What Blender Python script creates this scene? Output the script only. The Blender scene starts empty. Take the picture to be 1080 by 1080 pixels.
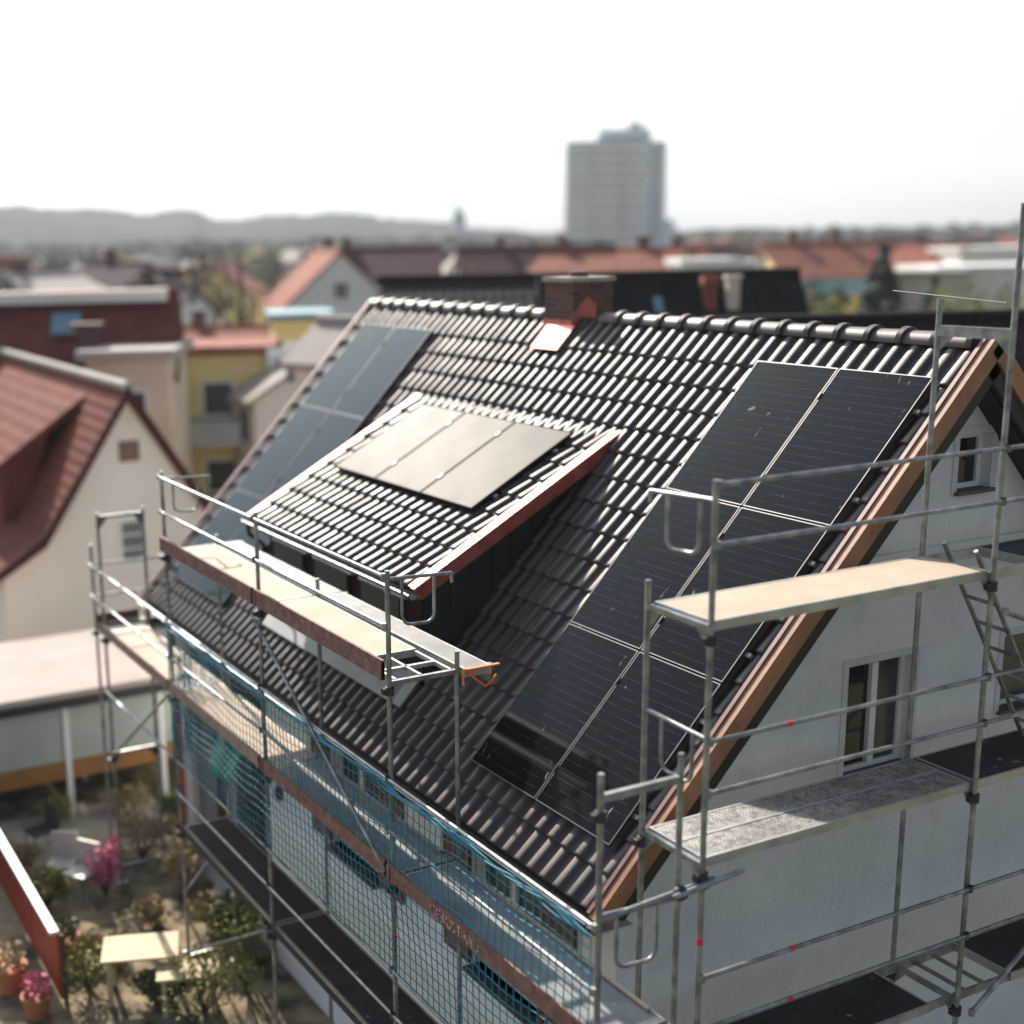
import bpy, math, random
import numpy as np
from mathutils import Vector, Matrix, noise
random.seed(7)
R = math.radians
scene = bpy.context.scene
col = scene.collection

# ------------------------------------------------------------------ camera frame
CAM = Vector((8.521, -6.466, 5.557))
YAW, PITCH, ROLL, F, PX, PY = 1.0956, -0.2285, -0.0208, 1427.1, 402.6, 586.9
_r = Vector((math.cos(YAW), math.sin(YAW), 0))
FWD = Vector((-math.sin(YAW)*math.cos(PITCH), math.cos(YAW)*math.cos(PITCH), math.sin(PITCH)))
_u = _r.cross(FWD)
RT = math.cos(ROLL)*_r + math.sin(ROLL)*_u
UP = -math.sin(ROLL)*_r + math.cos(ROLL)*_u
def ray(a, b): return FWD + RT*((a-PX)/F) - UP*((b-PY)/F)
def at(a, b, depth): return CAM + ray(a, b)*depth           # survey helper: a point of the town at a given distance
def ong(a, b, z=-4.7):
    r = ray(a, b); return CAM + r*((z-CAM.z)/r.z)
GZ = -4.7

# ------------------------------------------------------------------ helpers
class MB:
    def __init__(s): s.v=[]; s.f=[]; s.sm=[]
    def add(s, vs, fs, smooth=False):
        o=len(s.v); s.v+= [tuple(v) for v in vs]; s.f+= [tuple(i+o for i in f) for f in fs]; s.sm+= [smooth]*len(fs); return s
    def box(s, x0,x1,y0,y1,z0,z1):
        vs=[(x,y,z) for x in (x0,x1) for y in (y0,y1) for z in (z0,z1)]
        return s.add(vs, [(0,1,3,2),(4,6,7,5),(0,4,5,1),(2,3,7,6),(0,2,6,4),(1,5,7,3)])
    def obox(s, o, a, b, c, la, lb, lc):          # box from corner-centred axes
        o=Vector(o); a=Vector(a)*la; b=Vector(b)*lb; c=Vector(c)*lc
        vs=[o+a*i+b*j+c*k for i in (0,1) for j in (0,1) for k in (0,1)]
        return s.add(vs, [(0,1,3,2),(4,6,7,5),(0,4,5,1),(2,3,7,6),(0,2,6,4),(1,5,7,3)])
    def tube(s, p, q, r, n=8, r2=None, caps=True):
        p=Vector(p); q=Vector(q); d=(q-p).normalized(); r2=r if r2 is None else r2
        a=d.cross(Vector((0,0,1)) if abs(d.z)<.9 else Vector((1,0,0))).normalized(); b=d.cross(a)
        vs=[]; 
        for c,rr in ((p,r),(q,r2)):
            for i in range(n):
                t=2*math.pi*i/n; vs.append(c+(a*math.cos(t)+b*math.sin(t))*rr)
        s.add(vs, [(i,(i+1)%n,n+(i+1)%n,n+i) for i in range(n)], True)
        if caps: s.add(vs, [tuple(range(n))[::-1], tuple(range(n,2*n))])
        return s
    def path(s, pts, r, n=8):
        pts=[Vector(p) for p in pts]; rings=[]
        for i,p in enumerate(pts):
            d=(pts[min(i+1,len(pts)-1)]-pts[max(i-1,0)]).normalized()
            a=d.cross(Vector((0,0,1)) if abs(d.z)<.95 else Vector((1,0,0))).normalized()
            if rings and a.dot(rings[-1][1])<0: a=-a
            rings.append((p,a,d.cross(a)))
        vs=[]; fs=[]
        for p,a,b in rings:
            for i in range(n):
                t=2*math.pi*i/n; vs.append(p+(a*math.cos(t)+b*math.sin(t))*r)
        for k in range(len(pts)-1):
            for i in range(n): fs.append((k*n+i,k*n+(i+1)%n,(k+1)*n+(i+1)%n,(k+1)*n+i))
        return s.add(vs,fs,True)
    def prism(s, poly, axis, a0, a1):             # polygon in the two other axes, extruded along axis
        n=len(poly); vs=[]
        for t in (a0,a1):
            for p in poly:
                v=[0,0,0]; o=[i for i in range(3) if i!=axis]; v[o[0]],v[o[1]]=p; v[axis]=t; vs.append(v)
        return s.add(vs, [tuple(range(n)), tuple(range(2*n-1,n-1,-1))]+[(i,i+n,(i+1)%n+n,(i+1)%n) for i in range(n)])
    def ball(s, c, rx, ry, rz, nu=10, nv=6):
        vs=[];fs=[]
        for j in range(nv+1):
            ph=math.pi*j/nv
            for i in range(nu):
                t=2*math.pi*i/nu; vs.append((c[0]+rx*math.sin(ph)*math.cos(t), c[1]+ry*math.sin(ph)*math.sin(t), c[2]+rz*math.cos(ph)))
        for j in range(nv):
            for i in range(nu): fs.append((j*nu+i,j*nu+(i+1)%nu,(j+1)*nu+(i+1)%nu,(j+1)*nu+i))
        return s.add(vs,fs,True)
    def xf(s, M):
        s.v=[tuple(M@Vector(v)) for v in s.v]; return s
    def build(s, name, mat, parent=None, fix=True):
        me=bpy.data.meshes.new(name); me.from_pydata(s.v,[],s.f); me.update()
        me.polygons.foreach_set('use_smooth', s.sm)
        if fix:
            import bmesh
            bm=bmesh.new(); bm.from_mesh(me); bmesh.ops.recalc_face_normals(bm, faces=bm.faces); bm.to_mesh(me); bm.free()
        me.materials.append(mat)
        o=bpy.data.objects.new(name, me); col.objects.link(o)
        if parent: o.parent=parent
        return o
def tag(o, label=None, cat=None, group=None, kind=None):
    if label: o['label']=label
    if cat: o['category']=cat
    if group: o['group']=group
    if kind: o['kind']=kind
    return o
def thing(name, label, cat, loc=(0,0,0), rz=0, group=None, parent=None):
    o=bpy.data.objects.new(name,None); col.objects.link(o); o.location=loc; o.rotation_euler=(0,0,rz)
    o.empty_display_size=.2
    return tag(o,label,cat,group)
def part(name, loc=(0,0,0), parent=None, M=None):
    o=bpy.data.objects.new(name,None); col.objects.link(o); o.location=loc; o.parent=parent; return o
def copy_tree(o, parent=None):
    c=o.copy(); col.objects.link(c); c.parent=parent
    for ch in list(o.children): copy_tree(ch,c)
    return c
def cut(obj, boxes):                              # real openings, applied to the mesh
    b=MB()
    for bx in boxes: b.box(*bx)
    c=b.build('cutter', obj.data.materials[0]); 
    m=obj.modifiers.new('b','BOOLEAN'); m.operation='DIFFERENCE'; m.object=c; m.solver='EXACT'
    dg=bpy.context.evaluated_depsgraph_get(); me=bpy.data.meshes.new_from_object(obj.evaluated_get(dg))
    obj.modifiers.clear(); old=obj.data; obj.data=me; bpy.data.meshes.remove(old)
    cm=c.data; bpy.data.objects.remove(c); bpy.data.meshes.remove(cm)

# ------------------------------------------------------------------ materials
def mat(name, c, rough=.6, metal=0, var=.15, scale=3, bump=0, bscale=40, c2=None, spec=.5, trans=0, detail=4, obj=True):
    m=bpy.data.materials.new(name); m.use_nodes=True; nt=m.node_tree; N=nt.nodes; L=nt.links
    p=N['Principled BSDF']; p.inputs['Roughness'].default_value=rough; p.inputs['Metallic'].default_value=metal
    p.inputs['Specular IOR Level'].default_value=spec
    tc=N.new('ShaderNodeTexCoord'); src=tc.outputs['Object']
    nz=N.new('ShaderNodeTexNoise'); nz.inputs['Scale'].default_value=scale; nz.inputs['Detail'].default_value=detail; L.new(src,nz.inputs['Vector'])
    rp=N.new('ShaderNodeMapRange'); rp.inputs[1].default_value=.3; rp.inputs[2].default_value=.7; L.new(nz.outputs['Fac'],rp.inputs[0])
    mx=N.new('ShaderNodeMix'); mx.data_type='RGBA'; L.new(rp.outputs[0],mx.inputs[0])
    d=c2 if c2 else tuple(x*(1-var) for x in c)
    e=c if c2 else tuple(min(1,x*(1+var)) for x in c)
    mx.inputs[6].default_value=(*d,1); mx.inputs[7].default_value=(*e,1); L.new(mx.outputs[2],p.inputs['Base Color'])
    if trans: p.inputs['Transmission Weight'].default_value=trans
    if bump:
        n2=N.new('ShaderNodeTexNoise'); n2.inputs['Scale'].default_value=bscale; n2.inputs['Detail'].default_value=3; L.new(src,n2.inputs['Vector'])
        b=N.new('ShaderNodeBump'); b.inputs['Strength'].default_value=bump; b.inputs['Distance'].default_value=.01; L.new(n2.outputs['Fac'],b.inputs['Height']); L.new(b.outputs[0],p.inputs['Normal'])
    return m
def nodes(m): return m.node_tree.nodes, m.node_tree.links, m.node_tree.nodes['Principled BSDF']
M={}
M['tile']=mat('glazed_tile',(.042,.025,.023),rough=.45,var=.35,scale=4.5,spec=.5,bump=.08,bscale=60)
N,L,p=nodes(M['tile'])
tc=[n for n in N if n.type=='TEX_COORD'][0]; nz=N.new('ShaderNodeTexNoise'); nz.inputs['Scale'].default_value=2.2; nz.inputs['Detail'].default_value=5; L.new(tc.outputs['Object'],nz.inputs['Vector'])
mr=N.new('ShaderNodeMapRange'); mr.inputs[1].default_value=.3; mr.inputs[2].default_value=.7; mr.inputs[3].default_value=.44; mr.inputs[4].default_value=.54; p.inputs['IOR'].default_value=1.65; L.new(nz.outputs['Fac'],mr.inputs[0]); L.new(mr.outputs[0],p.inputs['Roughness'])
N,L,p=nodes(M['tile']); ge=N.new('ShaderNodeNewGeometry'); ir=N.new('ShaderNodeMapRange'); ir.inputs[3].default_value=.55; ir.inputs[4].default_value=1.7; L.new(ge.outputs['Random Per Island'],ir.inputs[0])
mx_=[n for n in N if n.type=='MIX'][0]; vm=N.new('ShaderNodeVectorMath'); vm.operation='SCALE'; L.new(mx_.outputs[2],vm.inputs[0]); L.new(ir.outputs[0],vm.inputs['Scale']); L.new(vm.outputs[0],p.inputs['Base Color'])
rl=[l for l in L if l.to_socket==p.inputs['Roughness']][0].from_socket; ra=N.new('ShaderNodeMath'); ra.operation='MULTIPLY_ADD'; ra.inputs[1].default_value=.09; L.new(ge.outputs['Random Per Island'],ra.inputs[0]); L.new(rl,ra.inputs[2]); L.new(ra.outputs[0],p.inputs['Roughness'])
def splat(m, c, scale=14, lo=.66, hi=.70, k=.8):
    N,L,p=nodes(m); tc=[n for n in N if n.type=='TEX_COORD'][0]; sk=[l for l in L if l.to_socket==p.inputs['Base Color']][0].from_socket
    n=N.new('ShaderNodeTexNoise'); n.inputs['Scale'].default_value=scale; n.inputs['Detail'].default_value=7; n.inputs['Roughness'].default_value=.62; L.new(tc.outputs['Object'],n.inputs['Vector'])
    r=N.new('ShaderNodeMapRange'); r.inputs[1].default_value=lo; r.inputs[2].default_value=hi; r.inputs[4].default_value=k; L.new(n.outputs['Fac'],r.inputs[0])
    x=N.new('ShaderNodeMix'); x.data_type='RGBA'; L.new(r.outputs[0],x.inputs[0]); L.new(sk,x.inputs[6]); x.inputs[7].default_value=(*c,1); L.new(x.outputs[2],p.inputs['Base Color']); return m
M['plaster']=splat(splat(mat('grey_plaster',(.74,.735,.725),rough=.9,c2=(.60,.615,.62),scale=.9,bump=.5,bscale=70,detail=9),(.44,.44,.43),3.1,.52,.78,.45),(.12,.12,.12),5.5,.775,.785,.8)
splat(M['plaster'],(.50,.50,.49),22,.50,.66,.30)
M['plaster_light']=mat('light_trim_plaster',(.55,.56,.56),rough=.85,var=.05,scale=3,bump=.1)
M['front_plaster']=mat('white_front_plaster',(.84,.86,.87),rough=.9,var=.05,scale=2,bump=.25,bscale=80)
M['wood_orange']=mat('larch_board',(.46,.21,.11),rough=.55,scale=2,c2=(.20,.08,.035),bump=.15,bscale=30)
N,L,p=nodes(M['wood_orange'])
for n in N:
    if n.type=='TEX_NOISE' and n.inputs['Scale'].default_value==2:
        mp=N.new('ShaderNodeMapping'); mp.inputs['Scale'].default_value=(8,.7,.7); tc=[k for k in N if k.type=='TEX_COORD'][0]; L.new(tc.outputs['Object'],mp.inputs[0]); L.new(mp.outputs[0],n.inputs['Vector'])
M['wood_dark']=mat('dark_soffit_timber',(.018,.014,.012),rough=.6)
M['copper']=mat('new_copper',(.58,.17,.12),rough=.45,metal=.55,c2=(.36,.09,.065),scale=5)
M['maroon_trim']=mat('dusty_maroon_trim',(.24,.085,.075),rough=.5,c2=(.13,.045,.045),scale=6)
M['zinc']=mat('zinc_gutter',(.40,.42,.44),rough=.35,metal=.8,scale=6)
M['gutter_dark']=mat('shadowed_gutter',(.055,.05,.048),rough=.6,metal=.2)  # shadow inside the trough is put into its colour
M['darkzinc']=mat('dark_standing_seam',(.030,.031,.034),rough=.55,metal=.2,scale=2)
M['brown_board']=mat('dark_brown_boarding',(.022,.011,.009),rough=.8,spec=.15,c2=(.04,.02,.015),scale=3)
M['apron']=mat('grey_apron_sheet',(.33,.33,.33),rough=.6,metal=.1,scale=3,var=.1)
M['brick']=mat('chimney_brick',(.10,.045,.03),rough=.85)
N,L,p=nodes(M['brick'])
tc=[n for n in N if n.type=='TEX_COORD'][0]
bk=N.new('ShaderNodeTexBrick'); bk.inputs['Scale'].default_value=1; bk.inputs['Brick Width'].default_value=.25; bk.inputs['Row Height'].default_value=.08; bk.inputs['Mortar Size'].default_value=.008
bk.inputs['Color1'].default_value=(.16,.065,.04,1); bk.inputs['Color2'].default_value=(.07,.035,.028,1); bk.inputs['Mortar'].default_value=(.12,.10,.085,1)
cb=N.new('ShaderNodeCombineXYZ'); sx=N.new('ShaderNodeSeparateXYZ'); L.new(tc.outputs['Object'],sx.inputs[0]); ad=N.new('ShaderNodeMath'); L.new(sx.outputs[0],ad.inputs[0]); L.new(sx.outputs[1],ad.inputs[1]); L.new(ad.outputs[0],cb.inputs[0]); L.new(sx.outputs[2],cb.inputs[1]); L.new(cb.outputs[0],bk.inputs['Vector']); L.new(bk.outputs['Color'],p.inputs['Base Color'])
M['concrete']=mat('concrete',(.36,.34,.29),rough=.9,var=.2,scale=6)
def galv(name, base, rough=.42, metal=.55, c2=None):
    return mat(name, base, rough=rough, metal=metal, c2=c2 or tuple(x*.45 for x in base), scale=7, detail=8, bump=.1, bscale=60)
M['steel']=galv('galvanised_tube',(.40,.41,.41),c2=(.13,.135,.14)); 
M['steel_dark']=mat('dark_cast_coupler',(.05,.052,.055),rough=.6,metal=.5)
M['alu']=mat('aluminium_deck_frame',(.52,.52,.50),rough=.45,metal=.6,c2=(.34,.34,.33),scale=5)
M['ply']=mat('sun_bleached_plywood_deck',(.46,.365,.275),rough=.8,c2=(.38,.295,.215),scale=2.5,detail=8,bump=.1)
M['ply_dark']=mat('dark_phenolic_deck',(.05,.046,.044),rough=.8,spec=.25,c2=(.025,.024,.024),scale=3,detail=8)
M['ply_grey']=mat('weathered_shaded_deck',(.24,.25,.255),rough=.7,c2=(.13,.14,.145),scale=3,detail=8,bump=.1)  # weathered grey, with the shade on these bays put into the colour
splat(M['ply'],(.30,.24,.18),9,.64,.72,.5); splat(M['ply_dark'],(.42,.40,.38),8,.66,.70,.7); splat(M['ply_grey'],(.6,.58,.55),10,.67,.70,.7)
M['toe']=mat('red_brown_toe_board',(.13,.045,.035),rough=.75,c2=(.24,.13,.11),scale=9,detail=10,bump=.2)
M['toe_worn']=mat('worn_brown_toe_board',(.34,.24,.19),rough=.75,c2=(.22,.12,.09),scale=9,detail=10,bump=.2)
def steel_deck(name, base, hole=.3):
    m=mat(name, base, rough=.5, metal=.35, scale=4, var=.3, detail=8)
    N,L,p=nodes(m); tc=[n for n in N if n.type=='TEX_COORD'][0]; mx=[n for n in N if n.type=='MIX'][0]
    vo=N.new('ShaderNodeTexVoronoi'); vo.voronoi_dimensions='2D'; vo.inputs['Scale'].default_value=30; vo.inputs['Randomness'].default_value=0; L.new(tc.outputs['Object'],vo.inputs['Vector'])
    sp=N.new('ShaderNodeMapping'); L.new(tc.outputs['Object'],sp.inputs[0]); sp.inputs['Scale'].default_value=(1,1,0); L.new(sp.outputs[0],vo.inputs['Vector']); sp.inputs['Location'].default_value=(0,0,.015)
    mr=N.new('ShaderNodeMapRange'); mr.inputs[1].default_value=.28; mr.inputs[2].default_value=.36; mr.inputs[3].default_value=.10; mr.inputs[4].default_value=1; L.new(vo.outputs['Distance'],mr.inputs[0])
    mm=N.new('ShaderNodeMix'); mm.data_type='RGBA'; mm.blend_type='MULTIPLY'; mm.inputs[0].default_value=1; L.new(mx.outputs[2],mm.inputs[6]); L.new(mr.outputs[0],mm.inputs[7]); L.new(mm.outputs[2],p.inputs['Base Color'])
    return m
M['perf']=steel_deck('perforated_steel_plank',(.22,.21,.195))
M['perf_grey']=steel_deck('weathered_perforated_steel',(.44,.42,.38))
splat(M['perf_grey'],(.10,.10,.10),16,.47,.60,.75); splat(M['perf_grey'],(.75,.73,.70),30,.62,.68,.8)
M['teal']=mat('teal_net_cord',(.004,.20,.28),rough=.6,scale=2,var=.25)
M['white_letters']=splat(mat('white_stencil_paint',(.62,.55,.52),rough=.7,scale=20,var=.2),(.15,.06,.05),30,.44,.52,1)
splat(M['wood_orange'],(.16,.07,.04),13,.58,.66,.6)
splat(M['toe'],(.45,.38,.34),16,.62,.68,.6)
M['red_tape']=mat('red_marker_tape',(.75,.03,.04),rough=.5)
M['orange_strap']=mat('orange_strap',(.85,.20,.04),rough=.6)
M['frame_black']=mat('black_anodised_frame',(.10,.10,.10),rough=.45,metal=.8,scale=9)
M['frame_dull']=mat('dull_black_frame',(.02,.02,.02),rough=.8,spec=.1)
M['clamp']=mat('black_clamp',(.012,.012,.014),rough=.4,metal=.4)
M['white_frame']=mat('white_window_frame',(.72,.73,.72),rough=.5,var=.04)
M['bright_frame']=mat('clean_white_frame',(.88,.88,.86),rough=.5,var=.03)
M['pane_black']=mat('dark_dormer_glass',(.008,.008,.008),rough=.4,spec=.12)
M['glass']=mat('dark_window_glass',(.012,.014,.014),rough=.06,spec=.6,var=.3,scale=.8)
M['curtain']=mat('pane_with_grey_curtain',(.075,.085,.08),rough=.15,c2=(.03,.036,.036),scale=4)
M['shutter']=mat('brown_timber_shutter',(.26,.085,.032),rough=.6,c2=(.12,.04,.018),scale=6)
M['sill']=mat('dark_slate_sill',(.07,.075,.075),rough=.6,var=.25,scale=8)
M['green_cloth']=mat('green_tarpaulin',(.03,.20,.11),rough=.5,c2=(.10,.34,.22),scale=5)
# photovoltaic glass
def pv(name, base, dust, rough, spec=.5, tint=(1,1,1)):
    m=bpy.data.materials.new(name); m.use_nodes=True; N,L,p=nodes(m)
    tc=N.new('ShaderNodeTexCoord'); sx=N.new('ShaderNodeSeparateXYZ'); L.new(tc.outputs['Object'],sx.inputs[0])
    def grid(out, period, w):
        a=N.new('ShaderNodeMath'); a.operation='PINGPONG'; L.new(out,a.inputs[0]); a.inputs[1].default_value=period/2
        b=N.new('ShaderNodeMath'); b.operation='LESS_THAN'; L.new(a.outputs[0],b.inputs[0]); b.inputs[1].default_value=w; return b
    gx=grid(sx.outputs[0],.1911,.0035); gy=grid(sx.outputs[1],.0966,.0032)
    nb=N.new('ShaderNodeTexNoise'); nb.inputs['Scale'].default_value=7; nb.inputs['Detail'].default_value=4; L.new(tc.outputs['Object'],nb.inputs['Vector'])
    nr=N.new('ShaderNodeMapRange'); nr.inputs[1].default_value=.36; nr.inputs[2].default_value=.55; L.new(nb.outputs['Fac'],nr.inputs[0])
    gm=N.new('ShaderNodeMath'); gm.operation='MULTIPLY'; L.new(gy.outputs[0],gm.inputs[0]); L.new(nr.outputs[0],gm.inputs[1])  # cell row lines broken into pale dashes, their glints painted in
    gk=N.new('ShaderNodeMath'); gk.operation='MULTIPLY'; gk.inputs[1].default_value=.10; L.new(gx.outputs[0],gk.inputs[0])
    g=N.new('ShaderNodeMath'); g.operation='MAXIMUM'; L.new(gk.outputs[0],g.inputs[0]); L.new(gm.outputs[0],g.inputs[1])
    bb=grid(sx.outputs[0],.0191,.0007)
    nz=N.new('ShaderNodeTexNoise'); nz.inputs['Scale'].default_value=2.3; nz.inputs['Detail'].default_value=8; nz.inputs['Distortion'].default_value=.6; L.new(tc.outputs['Object'],nz.inputs['Vector'])
    m1=N.new('ShaderNodeMix'); m1.data_type='RGBA'; L.new(g.outputs[0],m1.inputs[0]); m1.inputs[6].default_value=(*base,1); m1.inputs[7].default_value=(.040,.043,.050,1)
    m2=N.new('ShaderNodeMix'); m2.data_type='RGBA'; m2.inputs[7].default_value=(.10,.10,.10,1); L.new(m1.outputs[2],m2.inputs[6])
    k=N.new('ShaderNodeMath'); k.operation='MULTIPLY'; k.inputs[1].default_value=.45; L.new(bb.outputs[0],k.inputs[0]); L.new(k.outputs[0],m2.inputs[0])
    # bird droppings and smears
    mp=N.new('ShaderNodeMapping'); mp.inputs['Scale'].default_value=(3.2,1.5,1); L.new(tc.outputs['Object'],mp.inputs[0])
    oi=N.new('ShaderNodeObjectInfo'); va=N.new('ShaderNodeVectorMath'); va.operation='ADD'; L.new(mp.outputs[0],va.inputs[0])
    sc=N.new('ShaderNodeMath'); sc.operation='MULTIPLY'; sc.inputs[1].default_value=37; L.new(oi.outputs['Random'],sc.inputs[0]); cx=N.new('ShaderNodeCombineXYZ'); L.new(sc.outputs[0],cx.inputs[0]); L.new(sc.outputs[0],cx.inputs[1]); L.new(cx.outputs[0],va.inputs[1])
    n3=N.new('ShaderNodeTexNoise'); n3.inputs['Scale'].default_value=1.6; n3.inputs['Detail'].default_value=9; n3.inputs['Roughness'].default_value=.68; n3.inputs['Distortion'].default_value=1.2; L.new(va.outputs[0],n3.inputs['Vector'])
    m3=N.new('ShaderNodeMapRange'); m3.inputs[1].default_value=.655; m3.inputs[2].default_value=.71; m3.inputs[4].default_value=dust; L.new(n3.outputs['Fac'],m3.inputs[0])
    mm=N.new('ShaderNodeMix'); mm.data_type='RGBA'; mm.inputs[7].default_value=(.34,.36,.38,1); L.new(m2.outputs[2],mm.inputs[6]); L.new(m3.outputs[0],mm.inputs[0]); L.new(mm.outputs[2],p.inputs['Base Color'])
    rr=N.new('ShaderNodeMapRange'); rr.inputs[1].default_value=.3; rr.inputs[2].default_value=.7; rr.inputs[3].default_value=rough*.98; rr.inputs[4].default_value=rough*1.02; L.new(nz.outputs['Fac'],rr.inputs[0]); L.new(rr.outputs[0],p.inputs['Roughness'])
    p.inputs['Specular IOR Level'].default_value=spec; p.inputs['Specular Tint'].default_value=(*tint,1)
    return m
M['pv']=pv('photovoltaic_glass',(.005,.005,.0065),.9,.09,.085,(.70,.86,1))
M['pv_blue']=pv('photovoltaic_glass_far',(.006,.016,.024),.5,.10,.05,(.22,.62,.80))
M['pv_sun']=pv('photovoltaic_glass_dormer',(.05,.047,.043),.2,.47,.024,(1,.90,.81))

# ------------------------------------------------------------------ main house
RUN, RISE, LEN = 4.272, 4.529, 12.48
TH=math.atan2(RISE,RUN); cT,sT=math.cos(TH),math.sin(TH)
def rp(x,s,h=0,front=True):
    y=RUN-s*cT-h*sT
    if not front: y=2*RUN-y
    return Vector((x,y,RISE-s*sT+h*cT))
house=thing('house','gabled house with dark glazed tile roof, solar panels and scaffolding around it','house',(0,0,0))
def tiled(mb, O, U, S, Nn, width, seams, pitch=.21, roll=.044, lift=.036, skip=None):
    prof=[(0,0),(.035,.42),(.08,.72),(.15,.90),(.25,.99),(.36,1),(.47,.93),(.55,.76),(.60,.45),(.635,.12),(.68,-.06),(.82,-.10),(.95,-.06)]
    nt=int(round(width/pitch)); pw=width/nt
    for k in range(len(seams)-1):
        s0,s1=seams[k]-.03,seams[k+1]
        rows=[(s0,0,1),(s0+(s1-s0)*.5,.5,1),(s1-.03,.94,1),(s1-.008,.96,.97),(s1,.86,.86)]
        base=len(mb.v); vs=[]
        for t in range(nt):
            j=random.uniform(-.0035,.0035); jr=random.uniform(.93,1.07)
            if True:
                b0=len(vs)
                pr=prof+[(1,0)]
                for (s,lf,sc) in rows:
                    for (u,h) in pr:
                        hh=h*roll*sc*jr+lift*lf+j*lf
                        vs.append(O+U*((t+u)*pw)+S*s+Nn*hh)
                # front skirt
                for (u,h) in pr: vs.append(O+U*((t+u)*pw)+S*(s1-.004)+Nn*(h*roll*.45-.008))
                n=len(pr); fs=[]
                for r in range(len(rows)-1):
                    for i in range(n-1): fs.append((b0+r*n+i,b0+r*n+i+1,b0+(r+1)*n+i+1,b0+(r+1)*n+i))
                mb.f+= [tuple(x+base for x in f) for f in fs]; mb.sm+= [True]*len(fs)
                fs=[]
                r=len(rows)-1
                for i in range(n-1): fs.append((b0+r*n+i,b0+r*n+i+1,b0+(r+1)*n+i+1,b0+(r+1)*n+i))
                mb.f+= [tuple(x+base for x in f) for f in fs]; mb.sm+= [False]*len(fs)
        mb.v+= [tuple(v) for v in vs]
X=Vector((1,0,0)); SD=Vector((0,-cT,-sT)); NN=Vector((0,-sT,cT))
seams=[.06]+[.22+.34*k for k in range(1,19)]
b=MB(); tiled(b, rp(-LEN+.08,0), X, SD, NN, LEN-.1, seams)
roof=b.build('roof',M['tile'],house,fix=False)
b=MB(); SB=Vector((0,cT,-sT)); NB=Vector((0,sT,cT))
tiled(b, rp(-.02,0), -X, SB, NB, LEN-.1, [.06]+[.22+.34*k for k in range(1,19)],pitch=.42)
b.build('rear_roof',M['tile'],house,fix=False)
# roof body under the tiles
b=MB(); 
for fr in (True,False):
    pts=[rp(0,-.02,-.03,fr),rp(0,6.27,-.03,fr),rp(0,6.24,-.2,fr),rp(0,-.02 if fr else 0,-.24,fr)]
    b.prism([(p.y,p.z) for p in pts],0,-LEN+.06,-.06)
b.build('roof_deck',M['wood_dark'],house)
# barge boards
for (x0,x1,mt) in ((-.035,.055,'wood_orange'),(-LEN-.02,-LEN+.06,'wood_orange')):
    for fr in (True,False):
        b=MB(); q=[rp(0,-.02,.075,fr),rp(0,6.38,.075,fr),rp(0,6.34,-.10,fr),rp(0,-.02 if fr else .0,-.10,fr)]
        b.prism([(p.y,p.z) for p in q],0,x0,x1); bd=b.build('barge_board',M[mt],house)
        b=MB(); q=[rp(0,-.0,-.10,fr),rp(0,6.30,-.10,fr),rp(0,6.22,-.24,fr),rp(0,.0,-.24,fr)]
        b.prism([(p.y,p.z) for p in q],0,x0+.01,x1-.03); b.build('lower_barge_board',M['wood_dark'],house)
        b=MB(); q=[rp(0,-.02,.09,fr),rp(0,6.36,.09,fr),rp(0,6.36,.082,fr),rp(0,-.02,.082,fr)]
        b.prism([(p.y,p.z) for p in q],0,*((x0-.04,x0+.004) if x0>-1 else (x0-.005,x1+.005)))
        b.build('verge_flashing',M['maroon_trim'],house)
# ridge caps
b=MB(); n=int((LEN-.1)/.41)
for i in range(n+1):
    if abs(-LEN+.06+i*.4095+6.25)<.25 and b.v and b.v[-1][0]<-6.9: b.build('ridge_caps',M['tile'],house,fix=False); b=MB()
    x0=-LEN+.06+i*.4095; x1=x0+.4095
    if x1>-.02: break
    if x1>-7.0 and x0<-6.25: continue
    for (xa,xb,r0,r1) in ((x0-.02,x1-.05,.105,.112),(x1-.06,x1,.135,.128)):
        vs=[];m=10
        for xx,rr in ((xa,r0),((xa+xb)/2,(r0+r1)/2),(xb,r1)):
            for k in range(m+1):
                t=math.pi*(-.06+1.12*k/m); vs.append((xx,RUN+rr*1.15*math.cos(t),RISE-.02+rr*.98*math.sin(t)+(.01 if xa>x0 else 0)))
        fs=[(r*(m+1)+k,r*(m+1)+k+1,(r+1)*(m+1)+k+1,(r+1)*(m+1)+k) for r in range(2) for k in range(m)]
        b.add(vs,fs,True); b.add(vs,[tuple(range(m+1)),tuple(range(2*(m+1),3*(m+1)))])
b.build('ridge_caps',M['tile'],house,fix=False)
# walls
WX0,WX1,WY0,WY1=-LEN+.3,-.32,.35,8.19
def zr(y,off=.24): return RISE-abs(y-RUN)*RISE/RUN-off/cT
b=MB(); b.prism([(WY0,GZ-.3),(WY1,GZ-.3),(WY1,zr(WY1)),(RUN,zr(RUN)),(WY0,zr(WY0))],0,WX0,WX1)
wall=b.build('wall',M['plaster'],house)
gw=[(4.30,4.76,3.10,3.65,'attic'),(3.02,3.90,.42,1.55,'pair'),(5.18,6.1,.72,1.52,'right')]
fw=[(-6.18,-4.85,-1.98,-.62),(-2.72,-1.46,-1.98,-.62)]
cut(wall,[(WX1-.22,WX1+.1,y0,y1,z0,z1) for y0,y1,z0,z1,_ in gw]+[(x0,x1,WY0-.1,WY0+.16,z0,z1) for x0,x1,z0,z1 in fw]+[(-12.0,-8.32,WY0-.1,WY0+.6,GZ+.1,-.75)])
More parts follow.
